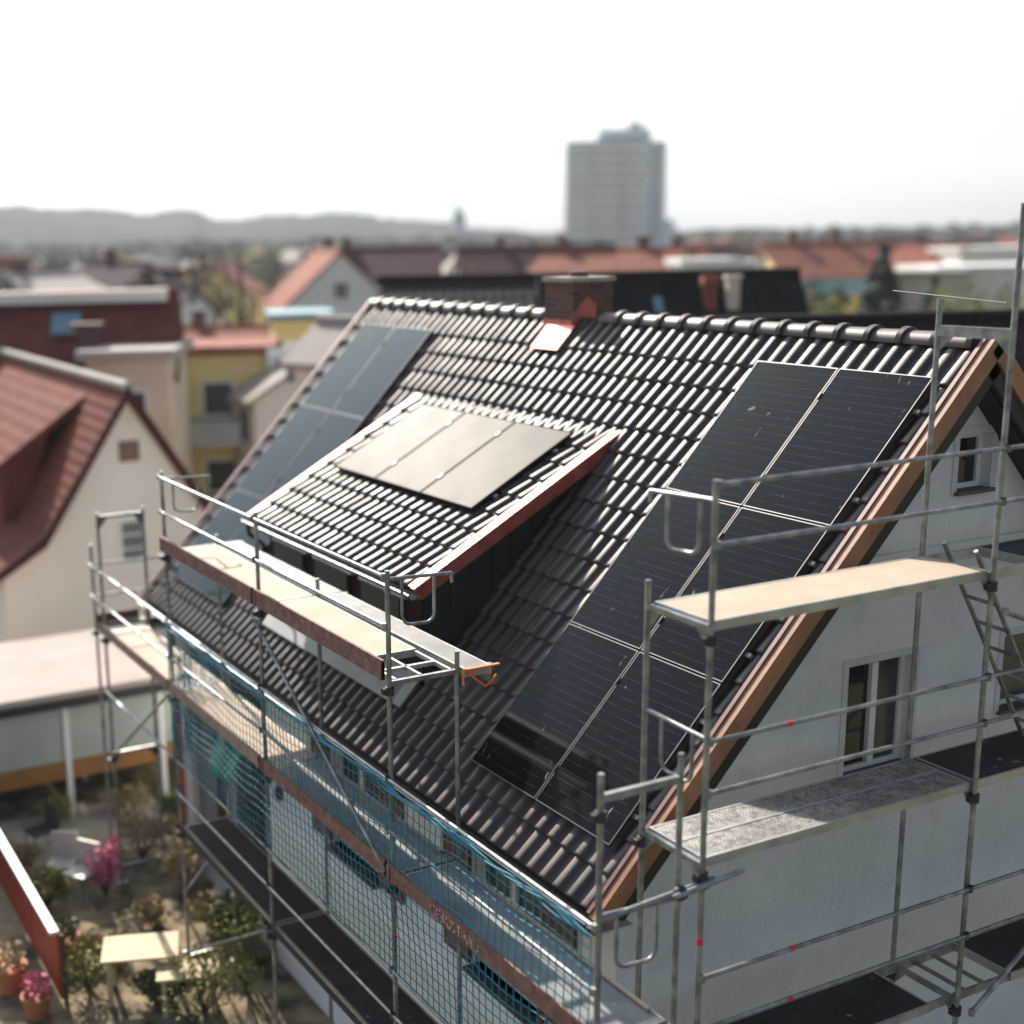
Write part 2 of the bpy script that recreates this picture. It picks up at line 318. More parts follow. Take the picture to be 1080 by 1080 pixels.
# white render skin on the front
b=MB(); b.box(-8.3,WX1+.004,WY0-.02,WY0+.01,GZ-.3,.05); fs_=b.build('front_wall_render',M['front_plaster'],house); cut(fs_,[(x0,x1,WY0-.2,WY0+.1,z0,z1) for x0,x1,z0,z1 in fw])
def window_x(x,y0,y1,z0,z1,style):
    o=part('window',(0,0,0),house)
    b=MB(); w=.055; xa,xb=x-.17,x-.11
    b.box(xa,xb,y0,y0+w,z0,z1);b.box(xa,xb,y1-w,y1,z0,z1);b.box(xa,xb,y0+w,y1-w,z0,z0+w);b.box(xa,xb,y0+w,y1-w,z1-w,z1)
    if style=='pair': b.box(xa,xb+.02,(y0+y1)/2-.02,(y0+y1)/2+.06,z0+w,z1-w)
    b.build('frame',M['white_frame'],o)
    b=MB(); t=.07
    b.box(x,x+.012,y0-t,y0,z0-.02,z1+t);b.box(x,x+.012,y1,y1+t,z0-.02,z1+t);b.box(x,x+.012,y0,y1,z1,z1+t)
    b.build('surround',M['plaster_light'],o)
    if style=='pair':
        m=(y0+y1)/2
        MB().box(x-.16,x-.14,y0+w,m-.02,z0+w,z1-w).build('glass',M['glass'],o)
        MB().box(x-.16,x-.14,m+.06,y1-w,z0+w,z1-w).build('glass',M['curtain'],o)
    else: MB().box(x-.16,x-.14,y0+w,y1-w,z0+w,z1-w).build('glass',M['curtain' if style=='right' else 'glass'],o)
    MB().box(x-.12,x+.06,y0-.03,y1+.03,z0-.03,z0+.005).build('sill',M['sill'],o)
for y0,y1,z0,z1,st in gw: window_x(WX1,y0,y1,z0,z1,st)
MB().box(WX1,WX1+.03,2.75,5.8,2.50,2.60).build('string_course',M['plaster'],house)
for x0,x1,z0,z1 in fw:
    o=part('window',(0,0,0),house); y=WY0
    b=MB(); w=.06; ya,yb=y+.07,y+.13
    b.box(x0,x0+w,ya,yb,z0,z1);b.box(x1-w,x1,ya,yb,z0,z1);b.box(x0+w,x1-w,ya,yb,z0,z0+w);b.box(x0+w,x1-w,ya,yb,z1-w,z1);b.box((x0+x1)/2-.05,(x0+x1)/2+.05,ya-.01,yb,z0+w,z1-w)
    b.build('frame',M['white_frame'],o)
    MB().box(x0+w,x1-w,y+.10,y+.12,z0+w,z1-w).build('glass',M['curtain'],o)
    MB().box(x0-.02,x1+.02,y-.16,y+.08,z0-.045,z0).build('sill',M['sill'],o)
    for (a,c) in ((x0-.56,x0-.03),(x1+.03,x1+.60)):
        b=MB(); b.box(a,a+.07,y-.075,y-.035,z0,z1);b.box(c-.07,c,y-.075,y-.035,z0,z1)
        for zz in (z0,(z0+z1)/2-.03,z1-.07): b.box(a+.07,c-.07,y-.075,y-.035,zz,zz+.07)
        k=z0+.09
        while k<z1-.09:
            b.obox((a+.07,y-.07,k),(1,0,0),(0,.5,.85),(0,-.85,.5),c-a-.14,.035,.008); k+=.045
        b.box(a+.07,c-.07,y-.042,y-.037,z0+.07,z1-.07)
        b.build('shutter',M['shutter'],o)
b=MB(); b.tube((-7.95,WY0-.06,-1.95),(-7.95,WY0-.015,-1.95),.11,16); b.tube((-7.95,WY0-.09,-1.95),(-7.95,WY0-.06,-1.95),.06,16); b.build('wall_vent',M['steel_dark'],house)
# timber infill of the porch at the far end
b=MB(); b.box(-12.0,-8.32,WY0+.5,WY0+.58,GZ+.12,-.77)
for i in range(12): b.box(-11.95+i*.31,-11.95+i*.31+.04,WY0+.47,WY0+.499,GZ+.12,-.77)
b.build('porch_infill',M['shutter'],house)
b=MB(); b.box(-11.0,-9.9,WY0+.455,WY0+.465,GZ+.2,-1.3); b.build('porch_glazing',M['glass'],house)
for x in (-11.98,-10.2,-8.46): MB().box(x,x+.12,WY0-.0,WY0+.12,GZ,-.76).build('porch_post',M['white_frame'],house)
# eaves gutter
def gutter(x0,x1,y,z,r,parent,m):
    b=MB(); vs=[];n=8
    for x in (x0,x1):
        for k in range(n+1):
            t=math.pi*(1+k/n); vs.append((x,y+r*math.cos(t),z+r*math.sin(t)))
        for k in range(n+1):
            t=math.pi*(2-k/n); vs.append((x,y+(r-.006)*math.cos(t),z+(r-.006)*math.sin(t)))
    m2=2*(n+1); b.add(vs,[(k,(k+1)%m2,m2+(k+1)%m2,m2+k) for k in range(m2)]+[tuple(range(m2)),tuple(range(m2,2*m2))],False)
    g=b.build('gutter',M['gutter_dark'],parent); MB().tube((x0,y-r,z),(x1,y-r,z),.011,8).build('gutter_lip',m,g if parent.parent is None else parent); return g
gutter(-LEN+.02,-.02,-.145,-.12,.062,house,M['zinc'])
MB().box(-LEN+.08,-.08,-.055,-.03,-.30,-.10).build('fascia',M['wood_dark'],house)
MB().box(-LEN+.08,-.08,-.03,WY0,-.31,-.285).build('soffit',M['plaster_light'],house)
b=MB(); b.path([(-LEN+.35,-.15,-.16),(-LEN+.35,-.15,-.32),(-LEN+.35,.1,-.5),(-LEN+.35,.27,-.62),(-LEN+.35,.27,-4.6)],.045,10); b.build('downpipe',M['copper'],house)
# chimney
ch=part('chimney',(0,0,0),house)
MB().box(-6.97,-6.31,4.06,4.70,3.9,4.99).build('shaft',M['brick'],ch)
MB().box(-7.0,-6.28,4.03,4.73,4.99,5.05).build('cap',M['concrete'],ch)
b=MB(); b.tube((-6.64,4.38,5.05),(-6.64,4.38,5.12),.13,14); b.build('flue',M['brick'],ch)
b=MB(); O_=rp(-6.86,.20,.098); b.obox(O_,(1,0,0),SD,NN,.62,.44,.006); b.build('apron_flashing',M['copper'],ch)
b=MB(); b.box(-6.98,-6.30,4.040,4.056,4.2,4.50); b.prism([(4.03,4.25),(4.03,4.56),(4.27,4.80),(4.42,4.70),(4.42,4.4)],0,-6.306,-6.296); b.build('step_flashing',M['copper'],ch)
# dormer
DX0,DX1=-8.85,-4.0; DA=math.atan2(3.30-1.83,3.1-.4); DS=Vector((0,-math.cos(DA),-math.sin(DA))); DN=Vector((0,-math.sin(DA),math.cos(DA)))
DO=Vector((DX0,3.13,3.315)); DLEN=3.11
dm=part('dormer',(0,0,0),house)
b=MB(); tiled(b, DO+X*.07, X, DS, DN, DX1-DX0-.14, [.0]+[DLEN-.34*k for k in range(8,-1,-1)])
b.build('dormer_roof',M['tile'],dm,fix=False)
b=MB(); q=[DO+DN*-.03,DO+DS*(DLEN-.05)+DN*-.03,DO+DS*(DLEN-.05)+DN*-.16,DO+DN*-.16+DS*.12]
b.prism([(p.y,p.z) for p in q],0,DX0+.04,DX1-.04); b.build('dormer_roof_deck',M['wood_dark'],dm)
for (x0,x1) in ((DX1-.05,DX1+.02),(DX0-.02,DX0+.05)):
    b=MB(); q=[DO+DN*.065+DS*-.02,DO+DN*.065+DS*(DLEN+.02),DO+DN*-.10+DS*(DLEN+.0),DO+DN*-.10+DS*.22]
    b.prism([(p.y,p.z) for p in q],0,x0,x1); b.build('verge_cladding',M['copper'],dm)
    b=MB(); b.obox(DO+X*((x0 if x0>-6 else x0)-DX0-(.09 if x0>-6 else -.06))+DN*.052,X,DS,DN,.07,DLEN,.006); b.build('verge_tray',M['copper'],dm)
def zm(y): return RISE-(RUN-y)*RISE/RUN
BY=.62
def zd(y): return DO.z-(DO.y-y)*math.tan(DA)-.17
b=MB(); b.prism([(BY,zm(BY)-.1),(BY,zd(BY)),(3.0,zd(3.0)),(3.0,zm(3.0)-.1)],0,-8.62,-4.22); 
dw=b.build('dormer_wall',M['darkzinc'],dm)
dwin=[(-8.28,-7.35),(-6.95,-6.02),(-5.62,-4.66)]
cut(dw,[(a,c,BY-.1,BY+.1,1.0,1.60) for a,c in dwin])
b=MB(); b.box(-8.6,-4.24,BY-.03,BY-.002,zm(BY),zd(BY)-.02); fc=b.build('front_cladding',M['brown_board'],dm); cut(fc,[(a,c,BY-.1,BY+.1,1.0,1.60) for a,c in dwin])
for i in range(9):
    y=BY+.05+i*.27
    if zd(y)-zm(y)>.05: MB().box(-4.222,-4.19,y,y+.025,zm(y)-.05,zd(y)-.01).build('standing_seam',M['darkzinc'],dm)
for a,c in dwin:
    o=part('dormer_window',(0,0,0),dm)
    b=MB(); b.box(a,a+.05,BY+.02,BY+.07,1.0,1.60);b.box(c-.13,c,BY-.04,BY+.07,1.0,1.60);b.box(a+.05,c-.13,BY+.02,BY+.07,1.0,1.06);b.box(a+.05,c-.13,BY+.02,BY+.07,1.57,1.60); b.build('window_frame',M['bright_frame'],o)
    MB().box(a+.05,c-.11,BY+.04,BY+.05,1.06,1.58).build('pane',M['pane_black'],o)
    MB().box(a-.10,c+.08,BY-.085,BY-.032,1.595,1.65).build('blind_box',M['bright_frame'],o)
gutter(DX0-.02,DX1+.0,.385-.03,1.80,.06,dm,M['zinc'])
MB().box(DX0+.05,DX1-.05,.455,.475,1.70,1.77).build('dormer_fascia',M['wood_dark'],dm)
b=MB(); b.path([(DX0+.05,.36,1.73),(DX0+.05,.36,1.62),(DX0+.12,.55,1.45),(DX0+.2,.55,.6)],.035,10); b.build('dormer_downpipe',M['steel_dark'],dm)
b=MB(); b.obox(rp(-8.55,5.26,.085),X,SD,NN,4.30,.44,.02); b.build('dormer_apron',M['apron'],dm)
# ---- roof panels
def make_panel(name,w,h,glass,fm='frame_black'):
    o=thing(name,'','solar panel')
    b=MB(); t=.035; e=.011
    b.box(0,w,0,e,-t,.002);b.box(0,w,h-e,h,-t,.002);b.box(0,e,e,h-e,-t,.002);b.box(w-e,w,e,h-e,-t,.002)
    b.build('frame',M[fm],o)
    b=MB(); b.box(e,w-e,e,h-e,-.008,-.002); b.build('glass',glass,o)
    return o
def rotmat(U,S,Nn): # local x=U, local y=S (downslope), local z=-? keep right-handed: y = -S
    return Matrix((U,-S,Nn)).transposed()
pw,ph=1.1467,1.74
def place(o,O,U,S,Nn,h):
    m=rotmat(U,S,Nn).to_4x4(); m.translation=O+S*h; o.matrix_world=m
rowsn=['top','middle','bottom']; protoA=None
for r in range(3):
    for c in range(2):
        if protoA is None: o=protoA=make_panel('solar_panel',pw,ph,M['pv'])
        else: o=copy_tree(protoA)
        place(o, rp(-.2704-(2-c)*(pw+.02)+.02,.518+r*(ph+.02),.12),X,SD,NN,ph)
        o['label']='black solar panel near the wooden gable edge, %s row, %s column'%(rowsn[r],['left','right'][c]); o['group']='solar panels beside the near gable'; o['category']='solar panel'
protoB=None
for r in range(3):
    for c in range(2):
        if protoB is None: o=protoB=make_panel('solar_panel',pw,ph,M['pv_blue'])
        else: o=copy_tree(protoB)
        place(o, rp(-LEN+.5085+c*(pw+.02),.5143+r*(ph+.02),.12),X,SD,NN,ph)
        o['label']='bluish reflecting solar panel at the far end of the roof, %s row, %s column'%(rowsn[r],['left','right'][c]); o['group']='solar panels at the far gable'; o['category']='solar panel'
protoC=None; cw=1.205
for c in range(3):
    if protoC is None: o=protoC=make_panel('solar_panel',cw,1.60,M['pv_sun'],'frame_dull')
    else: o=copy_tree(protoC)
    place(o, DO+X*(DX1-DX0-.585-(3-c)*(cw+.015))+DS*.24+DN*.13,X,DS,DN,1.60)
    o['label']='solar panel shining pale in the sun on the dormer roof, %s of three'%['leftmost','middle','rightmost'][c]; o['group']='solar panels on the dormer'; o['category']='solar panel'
# mounting clamps and rails
def rails(name,label,O,U,S,Nn,w,ss,h,clampx):
    b=MB()
    for s in ss: b.obox(O+S*s-U*.06+Nn*(h-.075),U,S,Nn,w+.12,.04,.038)
    o=b.build(name,M['alu']); tag(o,label,'mounting rail')
    for s in ss:
        for x in clampx:
            b=MB(); b.obox(O+S*(s-.03)+U*(x-.012)+Nn*(h+.004),U,S,Nn,.024,.07,.012); b.build('clamp',M['clamp'],o)
    return o
s_=[a+r*(ph+.02) for r in range(3) for a in (.35,1.38)]
rails('mounting_rails','aluminium mounting rails under the panels beside the near gable',rp(-.2704-2*(pw+.02)+.02,.518,0),X,SD,NN,2*pw+.02,s_,.12,[pw+.01])
rails('mounting_rails','aluminium mounting rails under the bluish panels at the far roof end',rp(-LEN+.5085,.5143,0),X,SD,NN,2*pw+.02,s_,.12,[pw+.01])
rails('mounting_rails','aluminium mounting rails under the three dormer panels',DO+X*(DX1-DX0-.585-3*(cw+.015))+DS*.24,X,DS,DN,3*cw+.03,[.3,1.25],.13,[cw+.007,2*cw+.022])

# ------------------------------------------------------------------ scaffolds
TR=.0245
def pole(parent,x,y,z0,z1,couplers=(),tape=None,m='steel'):
    b=MB(); b.tube((x,y,z0),(x,y,z1),TR,10)
    o=b.build('pole',M[m],parent)
    if couplers:
        for z in couplers:
            b=MB(); b.tube((x,y,z-.05),(x,y,z+.03),.045,10); b.box(x-.025,x+.025,y-.075,y-.02,z-.035,z+.02); b.build('coupler',M['steel_dark'],o)
    if tape: MB().tube((x,y,tape),(x,y,tape+.06),TR+.002,10).build('marker_tape',M['red_tape'],o)
    return o
def rail(parent,p,q,r=.019,name='guard_rail',m='steel'):
    b=MB(); b.tube(p,q,r,8)
    P_,Q_=Vector(p),Vector(q); d=(Q_-P_).normalized()
    for c in (P_,Q_):
        b.tube(c-Vector((0,0,.03)),c+Vector((0,0,.03)),.028,8)
    return b.build(name,M[m],parent)
def deck(parent,x0,x1,y0,y1,z,m,along='x',n=1,frame='alu'):
    o=part('deck',(0,0,0),parent)
    b=MB(); e=.022
    b.box(x0,x1,y0,y0+e,z-.075,z+.004);b.box(x0,x1,y1-e,y1,z-.075,z+.004);b.box(x0,x0+e,y0+e,y1-e,z-.075,z+.003);b.box(x1-e,x1,y0+e,y1-e,z-.075,z+.003)
    if n==2:
        if along=='x': b.box(x0+e,x1-e,(y0+y1)/2-.012,(y0+y1)/2+.012,z-.07,z+.006)
        else: b.box((x0+x1)/2-.012,(x0+x1)/2+.012,y0+e,y1-e,z-.07,z+.006)
    b.build('deck_frame',M[frame],o)
    MB().box(x0+e,x1-e,y0+e,y1-e,z-.012,z).build('deck_board',M[m],o)
    # handles / stains
    return o
def toe(parent,p0,p1,z,h=.16,m='toe',t=.03):
    b=MB(); p0=Vector(p0);p1=Vector(p1); d=(p1-p0); l=d.length; d.normalize(); nrm=Vector((d.y,-d.x,0))
    b.obox((p0.x,p0.y,z),d,nrm,(0,0,1),l,t,h)
    b.obox((p0.x,p0.y,z),d,nrm,(0,0,1),.05,t+.012,h*.9); b.obox(Vector((p1.x,p1.y,z))-d*.05,d,nrm,(0,0,1),.05,t+.012,h*.9)
    return b.build('toe_board',M[m],parent)
def guard_u(parent,top0,top1,drop,name='end_guard'):
    a=Vector(top0);c=Vector(top1); d=(c-a); b=MB()
    b.tube(a,c,.019,8)
    A=a+d*.22; C_=a+d*.72; z=Vector((0,0,-1)); dn=d.normalized()
    pts=[A,A+z*(drop-.09)]+[A+z*(drop-.09)+dn*(.09*(1-math.cos(t)))+z*(.09*math.sin(t)) for t in (.4,.8,1.2,1.57)]
    pts+=[C_+z*(drop-.09)-dn*(.09*(1-math.cos(t)))+z*(.09*math.sin(t)) for t in (1.57,1.2,.8,.4)]+[C_+z*(drop-.09),C_]
    b.path(pts,.016,8)
    b.tube(c,c+z*.09,.016,8)
    return b.build(name,M['steel'],parent)
def frame_bar(parent,p,q,h=.045,gus=True,name='transom'):
    p=Vector(p);q=Vector(q); b=MB(); d=(q-p); l=d.length; d.normalize(); nrm=Vector((d.y,-d.x,0))
    b.obox(p-nrm*.022-Vector((0,0,h)),d,nrm,(0,0,1),l,.044,h)
    if gus:
        for o_,dd in ((p,d),(q,-d)):
            b.add([o_-nrm*.004-Vector((0,0,h)),o_+dd*.16-nrm*.004-Vector((0,0,h)),o_-nrm*.004-Vector((0,0,.24)),o_+nrm*.004-Vector((0,0,h)),o_+dd*.16+nrm*.004-Vector((0,0,h)),o_+nrm*.004-Vector((0,0,.24))],[(0,1,2),(3,5,4),(0,3,4,1),(1,4,5,2),(2,5,3,0)])
    return b.build(name,M['steel'],parent)
YO,YI=-.95,-.22
FX=[-11.83,-8.52,-5.25,-2.1,1.16]
D1,D2,D3,D4=1.60,-.38,-2.38,-4.36
fs=thing('scaffold','steel frame scaffold along the eaves with bleached and dark plank decks','scaffold',(0,0,0))
topo=[1.55,2.66,2.66,2.64,1.82]; topi=[1.57,1.72,1.80,1.76,1.83]
for i,x in enumerate(FX):
    pole(fs,x,YO,GZ+.03,topo[i],[z for z in (1.5,-.5,-2.5) if z<topo[i]-.1],tape=(-1.05 if i==3 else None))
    pole(fs,x,YI,GZ+.03,topi[i],[z for z in (-.5,-2.5)])
    MB().box(x-.08,x+.08,YO-.08,YO+.08,GZ+.0,GZ+.03).build('base_plate',M['steel'],fs)
    MB().box(x-.08,x+.08,YI-.08,YI+.08,GZ+.0,GZ+.03).build('base_plate',M['steel'],fs)
    for z in ([D1,D2,D3,D4] if 1<=i<=3 else [D2,D3,D4]): frame_bar(fs,(x,YO,z-.015),(x,YI if z<1 else .16,z-.015))
frame_bar(fs,(FX[0],YO,1.50),(FX[0],YI,1.50)); frame_bar(fs,(FX[4],YO,1.66),(FX[4],YI,1.66),h=.06,gus=False)
for i in range(4):
    x0,x1=FX[i],FX[i+1]
    zs=[.62,.10,-1.37]+([-1.86] if i else [])
    if i in (1,2): zs=[2.59,2.12]+zs
    for z in zs: rail(fs,(x0,YO-.035,z),(x1,YO-.035,z))
    # decks
    if i==1: deck(fs,x0+.03,x1-.03,YO+.03,YI-.05,D1,'ply')
    if i==2: deck(fs,x0+.03,x1-.72,YO+.03,YI-.05,D1,'ply')
    if i in (1,2): deck(fs,x0+.02,x1-(.02 if i==1 else -.12),YI+.02,.09,D1,'perf')
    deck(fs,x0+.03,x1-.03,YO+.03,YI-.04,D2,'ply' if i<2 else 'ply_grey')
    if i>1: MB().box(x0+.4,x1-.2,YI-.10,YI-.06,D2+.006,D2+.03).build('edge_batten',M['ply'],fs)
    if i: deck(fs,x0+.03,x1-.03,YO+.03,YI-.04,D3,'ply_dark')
    toe(fs,(x0+.03,YO-.045,0),(x1-.03,YO-.045,0),D2+.005,m=('toe_worn' if i<2 else 'toe'))
    if i in (1,2): toe(fs,(x0+.03,YO-.045,0),(x1-(.0 if i==2 else .03),YO-.045,0),D1+.005,h=.19)
    if i: toe(fs,(x0+.03,YO-.045,0),(x1-.03,YO-.045,0),D3+.005,h=.06,m='ply_dark')
# open frame at the right end of the upper deck
for y in (YO+.06,-.62,YI-.08): MB().box(FX[3]-.70,FX[3]-.02,y,y+.03,D1-.05,D1-.01).build('ledger',M['alu'],fs)
MB().box(FX[3]-.34,FX[3]-.30,YO+.09,YI-.08,D1-.05,D1-.01).build('ledger',M['alu'],fs)
rail(fs,(FX[2]+.05,YO-.075,1.42),(FX[3]-.05,YO-.075,-.30),r=.021,name='diagonal_brace')
rail(fs,(FX[0]+.05,YO-.075,-2.5),(FX[1]-.05,YO-.075,-.45),r=.021,name='diagonal_brace')
rail(fs,(FX[1]+.05,YO-.075,-4.3),(FX[2]-.05,YO-.075,-2.45),r=.021,name='diagonal_brace')
rail(fs,(FX[1],YO,-3.4),(FX[1],YI,-2.6),name='cross_tube')
guard_u(fs,(FX[3],YO,2.56),(FX[3],YI-.05,2.53),.45)
guard_u(fs,(FX[1],YO,2.56),(FX[1],YI-.05,2.53),.45)
guard_u(fs,(FX[4],YO,.70),(FX[4],YI+.02,.66),.46)
# far end: toe boards and guard of the corner bay
toe(fs,(FX[0]-.55,YI,0),(FX[0]-.55,YO,0),D2+.005,m='toe'); toe(fs,(FX[0]-.02,YI+.5,0),(FX[0]-1.2,YI+.5,0),D2+.005,m='toe',h=.2)
deck(fs,FX[0]-.52,FX[0]-.03,YO+.03,YI+.46,D2,'ply_dark')
pole(fs,FX[0]-.5,YO,GZ+.03,.95,[-.5]); rail(fs,(FX[0]-.5,YO-.035,.62),(FX[0],YO-.035,.62)); rail(fs,(FX[0]-.5,YO-.035,.10),(FX[0],YO-.035,.10))
rail(fs,(FX[0]-.5,YO,.62),(FX[0]-.5,YI+.4,.62)); rail(fs,(FX[0]-.5,YO,.10),(FX[0]-.5,YI+.4,.10))
# tube tying both scaffolds together
tie=part('tie_tube',(0,0,0),fs)
b=MB(); b.tube((1.16,YO,.66),(1.20,.10,.76),.024,10); b.build('lower_tube',M['steel'],tie)
b=MB(); b.tube((1.235,-.32,.72),(1.26,.34,.80),.024,10); b.build('upper_tube',M['steel'],tie)
MB().ball((1.2,-.22,.72),.06,.07,.06).build('tube_clamp',M['steel_dark'],tie); MB().ball((1.2,0.0,.75),.055,.06,.055).build('tube_clamp',M['steel_dark'],tie)
# board writing
def text(s,loc,rot,size,m,parent,ext=.001):
    cu=bpy.data.curves.new('lettering','FONT'); cu.body=s; cu.size=size; cu.extrude=ext
    o=bpy.data.objects.new('lettering',cu); col.objects.link(o)
    dg=bpy.context.evaluated_depsgraph_get(); me=bpy.data.meshes.new_from_object(o.evaluated_get(dg)); bpy.data.objects.remove(o)
    me.materials.clear(); me.materials.append(m)
    o=bpy.data.objects.new('lettering',me); col.objects.link(o); o.parent=parent; o.location=loc; o.rotation_euler=rot; return o
boards=[o for o in fs.children if o.name.startswith('toe_board')]
text('GERÜSTBAU',(-1.25,YO-.079,D2+.03),(R(90),0,0),.155,M['white_letters'],boards[0])
for x in (-6.55,-3.4): text('GERÜSTBAU',(x,YO-.079,D1+.05),(R(90),0,0),.13,M['toe_worn'],boards[0])

# gable scaffold
XI,XO=.45,1.18; GY=[0.0,3.0,6.05]
G1,G2,G3=2.80,.92,-1.12
gs=thing('scaffold','steel frame scaffold standing in front of the grey gable wall','scaffold',(0,0,0))
tO=[3.86,5.75,5.75]; tI=[2.97,5.0,5.0]
for i,y in enumerate(GY):
    pole(gs,XO,y,GZ+.03,tO[i],[z for z in (G1-.12,G2-.12,G3-.12)],tape=(.22 if i==0 else None)); pole(gs,XI,y,GZ+.03,tI[i],[z for z in (G2-.12,G3-.12)])
    MB().box(XO-.08,XO+.08,y-.08,y+.08,GZ,GZ+.03).build('base_plate',M['steel'],gs)
    MB().box(XI-.08,XI+.08,y-.08,y+.08,GZ,GZ+.03).build('base_plate',M['steel'],gs)
    for z in (G1,G2,G3): frame_bar(gs,(XO,y,z-.015),(XI,y,z-.015))
    if i: frame_bar(gs,(XO,y,4.78),(XI,y,4.78),h=.09)
for i in range(2):
    y0,y1=GY[i],GY[i+1]
    for z in (3.83,3.39,1.89,1.48,-.05,-.50): 
        ro=rail(gs,(XO+.035,y0,z),(XO+.035,y1,z))
        if z in (1.89,-.05,-.50): MB().tube((XO+.035,y0+(.75 if z>0 else .9),z),(XO+.035,y0+(.81 if z>0 else .96),z),.021,8).build('marker_tape',M['red_tape'],ro)
deck(gs,XI+.04,XO-.03,GY[0]+.03,GY[1]-.03,G1,'ply','y')
deck(gs,XI+.04,XO-.03,GY[1]+.62,GY[2]-.03,G1,'ply_dark','y')
for x in (XI+.06,XO-.06): MB().box(x-.012,x+.012,GY[1]+.03,GY[1]+.62,G1-.09,G1-.0).build('ledger',M['alu'],gs)
deck(gs,XI+.04,XO-.03,GY[0]+.03,GY[1]-.03,G2,'perf_grey','y',n=2)
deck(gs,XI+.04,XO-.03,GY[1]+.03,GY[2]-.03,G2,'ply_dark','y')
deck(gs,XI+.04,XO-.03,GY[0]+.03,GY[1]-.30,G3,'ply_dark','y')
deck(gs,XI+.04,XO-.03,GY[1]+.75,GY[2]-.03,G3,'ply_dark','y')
for x in (XI+.06,XO-.06): MB().box(x-.012,x+.012,GY[1]-.3,GY[1]+.75,G3-.08,G3-.0).build('ledger',M['steel'],gs)
for y in (GY[1]+.2,GY[1]+.45): MB().box(XI+.08,XO-.08,y,y+.03,G3-.06,G3-.03).build('ledger',M['steel'],gs)
guard_u(gs,(XO,0,3.71),(XI-.0,0,3.67),.42); guard_u(gs,(XO,0,1.90),(XI,0,1.92),.42)
rail(gs,(XO+.07,GY[1]+.1,G1-.35),(XO+.07,GY[2],1.3),r=.021,name='diagonal_brace')
rail(gs,(XO+.07,GY[1]+.12,G3-.15),(XO+.07,GY[2],.75),r=.023,name='diagonal_brace')
rail(gs,(XO+.07,GY[1],G3-.35),(XO+.07,GY[2],-2.7),r=.021,name='diagonal_brace')
b=MB(); b.tube((1.1,3.0,4.98),(-.6,3.6,5.02),.006,6); b.build('tie_wire',M['steel_dark'],gs)

# ladder leaning inside the gable scaffold
ld=thing('ladder','aluminium ladder leaning between the decks of the gable scaffold','ladder',(0,0,0))
A0,A1=Vector((.62,3.16,2.78)),Vector((.62,4.32,.93)); B0,B1=A0+Vector((.36,-.04,0)),A1+Vector((.36,-.04,0))
for p_,q_ in ((A0,A1),(B0,B1)): 
    b=MB(); b.tube(p_+Vector((0,-.1,.15)),q_,.021,8); b.build('stile',M['steel'],ld)
for k in range(7):
    t=(k+.45)/7.2; b=MB(); b.tube(A0.lerp(A1,t),B0.lerp(B1,t),.018,8); b.build('rung',M['steel'],ld)

# orange strap on the end of the upper deck
b=MB(); b.box(-1.97,-1.93,-.235,.155,1.608,1.622); b.path([(-1.95,-.20,1.60),(-1.95,-.10,1.50),(-1.94,.0,1.42),(-1.94,.06,1.45),(-1.93,.12,1.52)],.014,6); b.box(-1.97,-1.935,-.245,-.235,1.46,1.62)
tag(b.build('lashing_strap',M['orange_strap']),'orange lashing strap wrapped round the end of the upper scaffold deck','strap')

# net
def netdisp(x,z):
    return .03*noise.noise(Vector((x*.9,z*1.3,3)))+.012*noise.noise(Vector((x*3.1,z*2.7,9)))
b=MB(); XN0,XN1=-8.5,1.13; cell=.108; nx=int((XN1-XN0)/cell)
def topz(x):
    u=(x-XN0)/3.25; return .60-.05*abs(math.sin(u*math.pi*2.1))
ZB=-1.33; nzr=18
def npnt(i,j):
    x=XN0+(XN1-XN0)*i/nx; f=j/nzr; z=ZB+(topz(x)-ZB)*f
    return Vector((x+.045*noise.noise(Vector((x*1.2,z*1.5,1)))+.03*math.sin(z*2+x*.6),YO-.062+netdisp(x,z)*.6,z+.055*noise.noise(Vector((x*1.1,z*.8,5)))))
G_=[[npnt(i,j) for j in range(nzr+1)] for i in range(nx+1)]
for i in range(nx+1): b.path(G_[i],.0055,3)
for j in range(nzr+1): b.path([G_[i][j] for i in range(nx+1)],.0055 if j<nzr else .009,3)
net=b.build('safety_net',M['teal'],fix=False); tag(net,'teal mesh safety net hung along the eaves scaffold','net')
b=MB()
for off in (0,1.3,2.9):
    b.path([(x,YO-.065-.012*math.sin(x*7+off),.60-.05*abs(math.sin((x-XN0)*2.03/1.0+off*.5))-.02*off/3) for x in [XN0+(XN1-XN0)*k/160 for k in range(161)]],.008,5)
b.path([(XN0+.02*math.sin(z*5),YO-.05,z) for z in [-1.3+k*.1 for k in range(20)]],.012,5)
b.build('border_rope',M['teal'],net)
# bunched end of the net at its far edge
b=MB()
for k in range(46):
    x=XN0+random.uniform(-.10,.06); y0=random.uniform(-.93,-.35)
    b.path([(x+.03*math.sin(z*4+k),y0+.03*math.cos(z*3+k),z) for z in [-1.3+j*.14 for j in range(11)]],.0045,3)
b.build('bunched_end',M['teal'],net,fix=False)
# green tarpaulin hanging from the lower level
vs=[];fs2=[]
for i in range(13):
    for j in range(7):
        u,v=i/12,j/6; vs.append((-9.1+1.0*u,-.05-.30*v+.03*math.sin(u*9+v*2),-1.05-.75*v-.06*math.sin(u*6)*(1-v)))
for i in range(12):
    for j in range(6): fs2.append((i*7+j,i*7+j+1,(i+1)*7+j+1,(i+1)*7+j))
b=MB(); b.add(vs,fs2,True); gt=b.build('tarpaulin',M['green_cloth'],fix=False); md=gt.modifiers.new('s','SOLIDIFY'); md.thickness=.01
tag(gt,'crumpled green tarpaulin hanging behind the net at the dark porch','tarpaulin')

